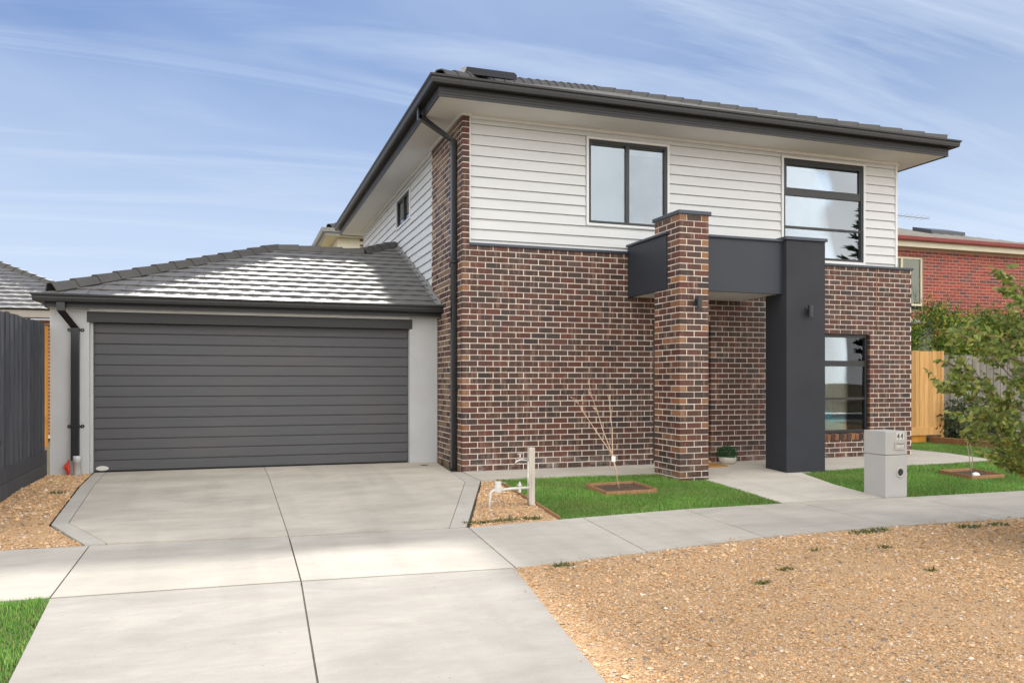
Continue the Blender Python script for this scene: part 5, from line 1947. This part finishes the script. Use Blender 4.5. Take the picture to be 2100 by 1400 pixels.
def shrub(name, label, cat, cen, rad, n, size, cols, alt=None, p=.1, holes=.0, stems=6, seed=1):
    """dense shrub: stems and leaves gathered in clumps near the surface of an uneven volume"""
    rg = np.random.default_rng(seed)
    cen, rad = np.array(cen), np.array(rad)
    t = thing(name, (cen[0], cen[1], 0.0), label, cat)
    m = MB()
    r2 = random.Random(seed)
    for k in range(stems):
        a = Vector((cen[0] + r2.uniform(-.2, .2), cen[1] + r2.uniform(-.2, .2), -.05))
        b = Vector(cen) + Vector((r2.uniform(-.7, .7) * rad[0], r2.uniform(-.7, .7) * rad[1], r2.uniform(.0, .7) * rad[2]))
        tube_chain(m, a, b, .035, .010, r2, .04, 5)
    m.build('stems', 'bark', t, smooth=True)
    nc = max(30, n // 45)
    d = rg.normal(size=(nc, 3))
    d /= np.linalg.norm(d, axis=1)[:, None]
    rr = rg.uniform(.55, 1.0, nc) ** .5 * (1 + .13 * np.sin(3.1 * d[:, 0] + 4 * d[:, 2] + seed) + rg.normal(size=nc) * .06)
    cl = cen + d * rad * rr[:, None]
    idx = rg.integers(0, nc, n)
    cs = .16 * rad.mean() ** .5
    pts = cl[idx] + rg.normal(size=(n, 3)) * cs
    dirs = d[idx] + rg.normal(size=(n, 3)) * .9
    clump = rg.uniform(.75, 1.25, nc)
    cc = np.array(cols)[rg.integers(0, len(cols), n)] * rg.uniform(.75, 1.25, (n, 1)) * clump[idx][:, None]
    if alt is not None:
        ka = (rg.random(n) < p)
        cc[ka] = np.array(alt) * rg.uniform(.8, 1.2, (ka.sum(), 1))
    V, Fq, C = leaf_cloud(pts, dirs, rg.uniform(.7, 1.3, n) * size, cc, .25, .55, rg)
    bulk('foliage', 'leaf', V, Fq, C, t)
    return t


shrub('hedge_tree', 'dense dark green bushy tree rising above the new timber fence', 'tree', (15.95, 14.98, 2.0), (1.35, .5, .95), 14000, .07, [(.09, .19, .03), (.06, .14, .028), (.16, .25, .04)], (.42, .42, .06), .30, seed=4)
shrub('hedge_tree', 'yellow green bushy tree behind the grey fence and street tree', 'tree', (18.7, 15.6, 2.15), (1.35, .8, .95), 11000, .08, [(.10, .18, .03), (.07, .13, .025), (.15, .22, .04)], (.32, .33, .05), .2, seed=9)
shrub('feathery_shrub', 'loose feathery green shrub at the foot of the grey fence', 'shrub', (15.4, 13.5, .42), (.75, .45, .42), 1500, .11, [(.10, .13, .06), (.07, .10, .045), (.14, .16, .08)], seed=6, stems=9)
# thin pale twigs above the hedge, a bare shrub behind the fence
t = thing('bare_shrub', (19.2, 15.2, 0), 'pale leafless shrub twigs showing above the hedge at the right edge', 'shrub')
m = MB()
r2 = random.Random(8)
for k in range(7):
    a = Vector((19.1 + r2.uniform(-.3, .3), 15.0, 1.2))
    b = a + Vector((r2.uniform(-.5, .5), r2.uniform(-.3, .3), 2.1 + r2.uniform(0, .5)))
    twigs(m, a, b, .012, 2, r2, .45, 5)
m.build('twigs', 'grey_twig', t)

# tall conifer over the road, mirrored in the front windows
rg = random.Random(2)
t = thing('norfolk_pine', (44.5, -20, -.3), 'tall layered pine across the street mirrored in the front windows', 'tree')
m = MB()
m.tube([(44.5, -20, -.4), (44.5, -20, 9), (44.5, -20, 19)], [.38, .25, .04], 8)
m.build('trunk', 'bark', t)
pts, dirs = [], []
br = MB()
for lv in range(22):
    z = 1.8 + lv * .78
    L = (7.4 if lv > 5 else 3.8) * (1 - (lv / 23) ** 1.15) + .4
    for k in range(9):
        a = 2 * math.pi * k / 9 + lv * .7
        d = Vector((math.cos(a), math.sin(a), .12))
        p0 = Vector((44.5, -20, z))
        tip = p0 + d * L * rg.uniform(.85, 1.05) + Vector((0, 0, .25 * L * .3))
        br.tube([p0, p0.lerp(tip, .5) - Vector((0, 0, .06 * L)), tip], [.06, .035, .01], 4, cap=False)
        ns_ = int(L * 26)
        for j in range(ns_):
            f = rg.uniform(.12, 1)
            q = p0.lerp(tip, f) - Vector((0, 0, .24 * L * f * (1 - f)))
            s_ = Vector((-d.y, d.x, 0)) * rg.choice((-1, 1))
            pts.append(tuple(q))
            dirs.append(tuple(d * .8 + s_ * rg.uniform(.3, 1) + Vector((0, 0, rg.uniform(-.1, .5)))))
br.build('branches', 'bark', t)
pts, dirs = np.array(pts), np.array(dirs)
V, Fq, C = leaf_cloud(pts, dirs, RNG.uniform(.4, .8, len(pts)), pal(len(pts), [(.055, .085, .045), (.075, .105, .055)]), .2, .22)
bulk('needles', 'needle', V, Fq, C, t)

# ------------------------------------------------------------------ loose stuff: grass blades, gravel chips, weeds
def in_poly(x, y, poly):
    inside = np.zeros(len(x), bool)
    for i in range(len(poly)):
        (x0, y0), (x1, y1) = poly[i], poly[(i + 1) % len(poly)]
        c = ((y0 > y) != (y1 > y)) & (x < (x1 - x0) * (y - y0) / (y1 - y0 + 1e-12) + x0)
        inside ^= c
    return inside


def scatter(poly, density, holes=(), near=None):
    """random points in a polygon; density falls with the distance from the camera"""
    xs, ys_ = [p[0] for p in poly], [p[1] for p in poly]
    area = (max(xs) - min(xs)) * (max(ys_) - min(ys_))
    n = int(area * density)
    x = RNG.uniform(min(xs), max(xs), n)
    y = RNG.uniform(min(ys_), max(ys_), n)
    k = in_poly(x, y, poly)
    for h in holes:
        k &= ~in_poly(x, y, h)
    dep = x * SA + y * CA
    lat = x * CA - y * SA
    k &= (dep > .8) & (np.abs(lat) < dep * .72 + .6)
    if near is not None:
        k &= RNG.random(n) < np.clip((near / np.maximum(dep, .1)) ** 2, 0, 1)
    return x[k], y[k]


def blades(name, label, polys, hgt, wid, cols, alt, palt):
    Vs, Cs = [], []
    for poly, dens, holes in polys:
        x, y = scatter(shrink(poly, -.022), dens, holes)
        n = len(x)
        z = gzv(y) - .012
        patch = .5 + .5 * np.sin(x * 2.3 + 1.3 * np.sin(y * 1.9)) * np.cos(y * 2.7 + .8 * np.sin(x * 3.1))
        h = hgt * RNG.uniform(.55, 1.25, n) * (.75 + .45 * patch)
        a = RNG.uniform(0, 2 * np.pi, n)
        lean = RNG.uniform(.1, .75, n)
        w = wid * RNG.uniform(.7, 1.3, n)
        bx_, by_ = np.cos(a + 1.57) * w, np.sin(a + 1.57) * w
        mx, my = x + np.cos(a) * h * lean * .35, y + np.sin(a) * h * lean * .35
        tx, ty = x + np.cos(a) * h * lean, y + np.sin(a) * h * lean
        v = np.stack([np.c_[x - bx_, y - by_, z], np.c_[x + bx_, y + by_, z], np.c_[mx + bx_ * .7, my + by_ * .7, z + h * .6], np.c_[mx - bx_ * .7, my - by_ * .7, z + h * .6], np.c_[tx, ty, z + h * (1 - lean * .3)]], 1)
        Vs.append(v.reshape(-1, 3))
        c = pal(n, cols, .28, alt, palt) * (.80 + .40 * patch)[:, None]
        dry = np.clip(np.sin(x * 1.7 + 2.2 * np.sin(y * 1.1 + 2)) * np.sin(y * 2.2 + 1.4 * np.sin(x * 1.2)) - .35, 0, 1)[:, None] * .75
        c = c * (1 - dry) + np.array([.27, .34, .10]) * dry
        Cs.append(np.repeat(c, 5, 0))
    V, C = np.concatenate(Vs), np.concatenate(Cs)
    k = np.arange(len(V) // 5)[:, None] * 5
    T = np.concatenate([k + np.array([[0, 1, 2]]), k + np.array([[0, 2, 3]]), k + np.array([[3, 2, 4]])], 0)
    bulk(name, 'grass_blade', V, T, C, None, label, 'grass')


bedA_p = [(4.35, 9.07), (5.11, 9.09), (5.09, 9.71), (4.35, 9.67)]
bedB_p = [(10.17, 8.89), (10.89, 8.92), (10.88, 9.51), (10.18, 9.48)]
lb_p = [(LX0, LY0), (LX1, LY0), (LX1, LY1), (LX0, LY1)]
col_p = [(KX0, KY0), (KX1, KY0), (KX1, KY1), (KX0, KY1)]
GC = [(.155, .34, .055), (.20, .40, .075), (.11, .28, .045), (.27, .44, .11)]
edge = lambda poly: poly
blades('grass', 'green mown lawn grass in front of the house',
       [(lawn_a, 7000, (bedA_p,)), (lawn_b, 5200, (bedB_p, lb_p, col_p)), (lawn_c, 3000, ()), (lawn_d, 8000, ())], .038, .0024, GC, (.36, .33, .13), .10)


def chips(name, label, polys, size):
    Vs, Fs, Cs, off = [], [], [], 0
    base = np.array([(1, 0, -.1), (.2, .9, 0), (-1, .2, -.1), (-.1, -1, 0), (.1, .1, .75), (0, 0, -.5)])
    tri = np.array([(0, 1, 4), (1, 2, 4), (2, 3, 4), (3, 0, 4)])
    cl = np.array([(.50, .29, .135), (.58, .36, .185), (.62, .42, .245), (.64, .54, .43), (.32, .19, .10), (.22, .17, .13), (.48, .25, .10), (.70, .62, .52), (.40, .33, .26)])
    pr = np.array([.22, .28, .22, .045, .10, .05, .10, .008, .03])
    for poly, dens, near, holes in polys:
        x, y = scatter(poly, dens, holes, near)
        pn = np.sin(x * 2.1 + 1.7 * np.sin(y * 1.3)) * np.sin(y * 2.6 + 1.2 * np.sin(x * 1.9)) + .5 * np.sin(x * 5.3 + y * 3.1)
        kp = RNG.random(len(x)) < np.clip(.72 + .38 * pn, .30, 1)
        x, y = x[kp], y[kp]
        n = len(x)
        dep = x * SA + y * CA
        s = size * RNG.gamma(2.2, .42, n) * np.clip(dep / 6.5, .85, 1.35)
        z = gzv(y) + (-.006 if dens > 500 else .003) + s * .12
        a = RNG.uniform(0, 2 * np.pi, n)
        el = RNG.uniform(.45, 1.0, n)
        v = base[None, :5] * np.stack([s, s * el, s * RNG.uniform(.35, .9, n)], 1)[:, None, :]
        v = v + RNG.normal(size=v.shape) * (s * .13)[:, None, None]
        c_, s_ = np.cos(a)[:, None], np.sin(a)[:, None]
        vx = v[..., 0] * c_ - v[..., 1] * s_ + x[:, None]
        vy = v[..., 0] * s_ + v[..., 1] * c_ + y[:, None]
        vz = v[..., 2] + z[:, None]
        Vs.append(np.stack([vx, vy, vz], -1).reshape(-1, 3))
        Fs.append((np.arange(n)[:, None, None] * 5 + tri[None]).reshape(-1, 3) + off)
        off += n * 5
        patch = .5 + .5 * np.sin(x * 1.1 + np.sin(y * 1.7) * 1.5) * np.cos(y * 1.4 + np.sin(x * .9))
        c = cl[RNG.choice(len(cl), n, p=pr / pr.sum())] * RNG.uniform(.92, 1.34, (n, 1)) * (.90 + .22 * patch)[:, None]
        Cs.append(np.repeat(c, 5, 0))
    bulk(name, 'chip', np.concatenate(Vs), np.concatenate(Fs), np.concatenate(Cs), None, label, 'gravel')


# a few chips kicked onto the slabs
spill = [(2.05, 6.16), (3.44, 6.42), (4.83, 6.62), (6.46, 6.68), (8.0, 6.62), (12, 6.58), (12, 6.48), (8.0, 6.52), (6.46, 6.58), (4.83, 6.52), (3.44, 6.31), (2.12, 6.1), (1.80, 3.7), (1.56, 1.6), (1.46, 1.6), (1.72, 3.7)]
chips('gravel', 'tan and orange crushed gravel of the verge and the beds by the drive',
      [(verge, 14500, 4.6, ((C1 + C2[::-1]),)), (bed_r, 7000, None, ()), (bed_l, 6000, None, ()), (spill, 200, None, ())], .0066)

# tufts of weed in the gravel and along the slab edges
tuft = []
for (x, y, r_) in [(5.9, 6.42, .12), (6.15, 6.45, .10), (7.2, 6.3, .12), (7.6, 6.3, .10), (4.2, 5.4, .05), (3.75, 5.1, .05), (4.9, 5.9, .035), (5.6, 5.8, .05), (3.2, 3.1, .04),
                   (2.55, 6.08, .07), (6.3, 4.2, .04), (2.35, 8.0, .09), (2.7, 8.05, .11), (3.0, 8.07, .10), (2.5, 8.02, .07), (-2.05, 10.9, .07), (5.3, 5.0, .04), (6.9, 5.3, .05)]:
    k = int(110 * (r_ / .1) ** 1.3) + 6
    a, q = RNG.uniform(0, 2 * np.pi, k), r_ * np.sqrt(RNG.random(k))
    tuft.append(np.c_[x + np.cos(a) * q * 1.3, y + np.sin(a) * q * .6])
tp_ = np.concatenate(tuft)
n = len(tp_)
z = gzv(tp_[:, 1]) - .012
pts = np.c_[tp_, z]
dirs = np.c_[RNG.normal(size=n) * .8, RNG.normal(size=n) * .8, RNG.uniform(.3, 1.2, n)]
V, Fq, C = leaf_cloud(pts, dirs, RNG.uniform(.025, .06, n), pal(n, [(.07, .14, .03), (.10, .17, .04), (.05, .10, .025)], .25, (.25, .22, .08), .15), .15, .14)
bulk('weeds', 'leaf', V, Fq, C, None, 'small green weeds sprouting in the gravel', 'weeds')
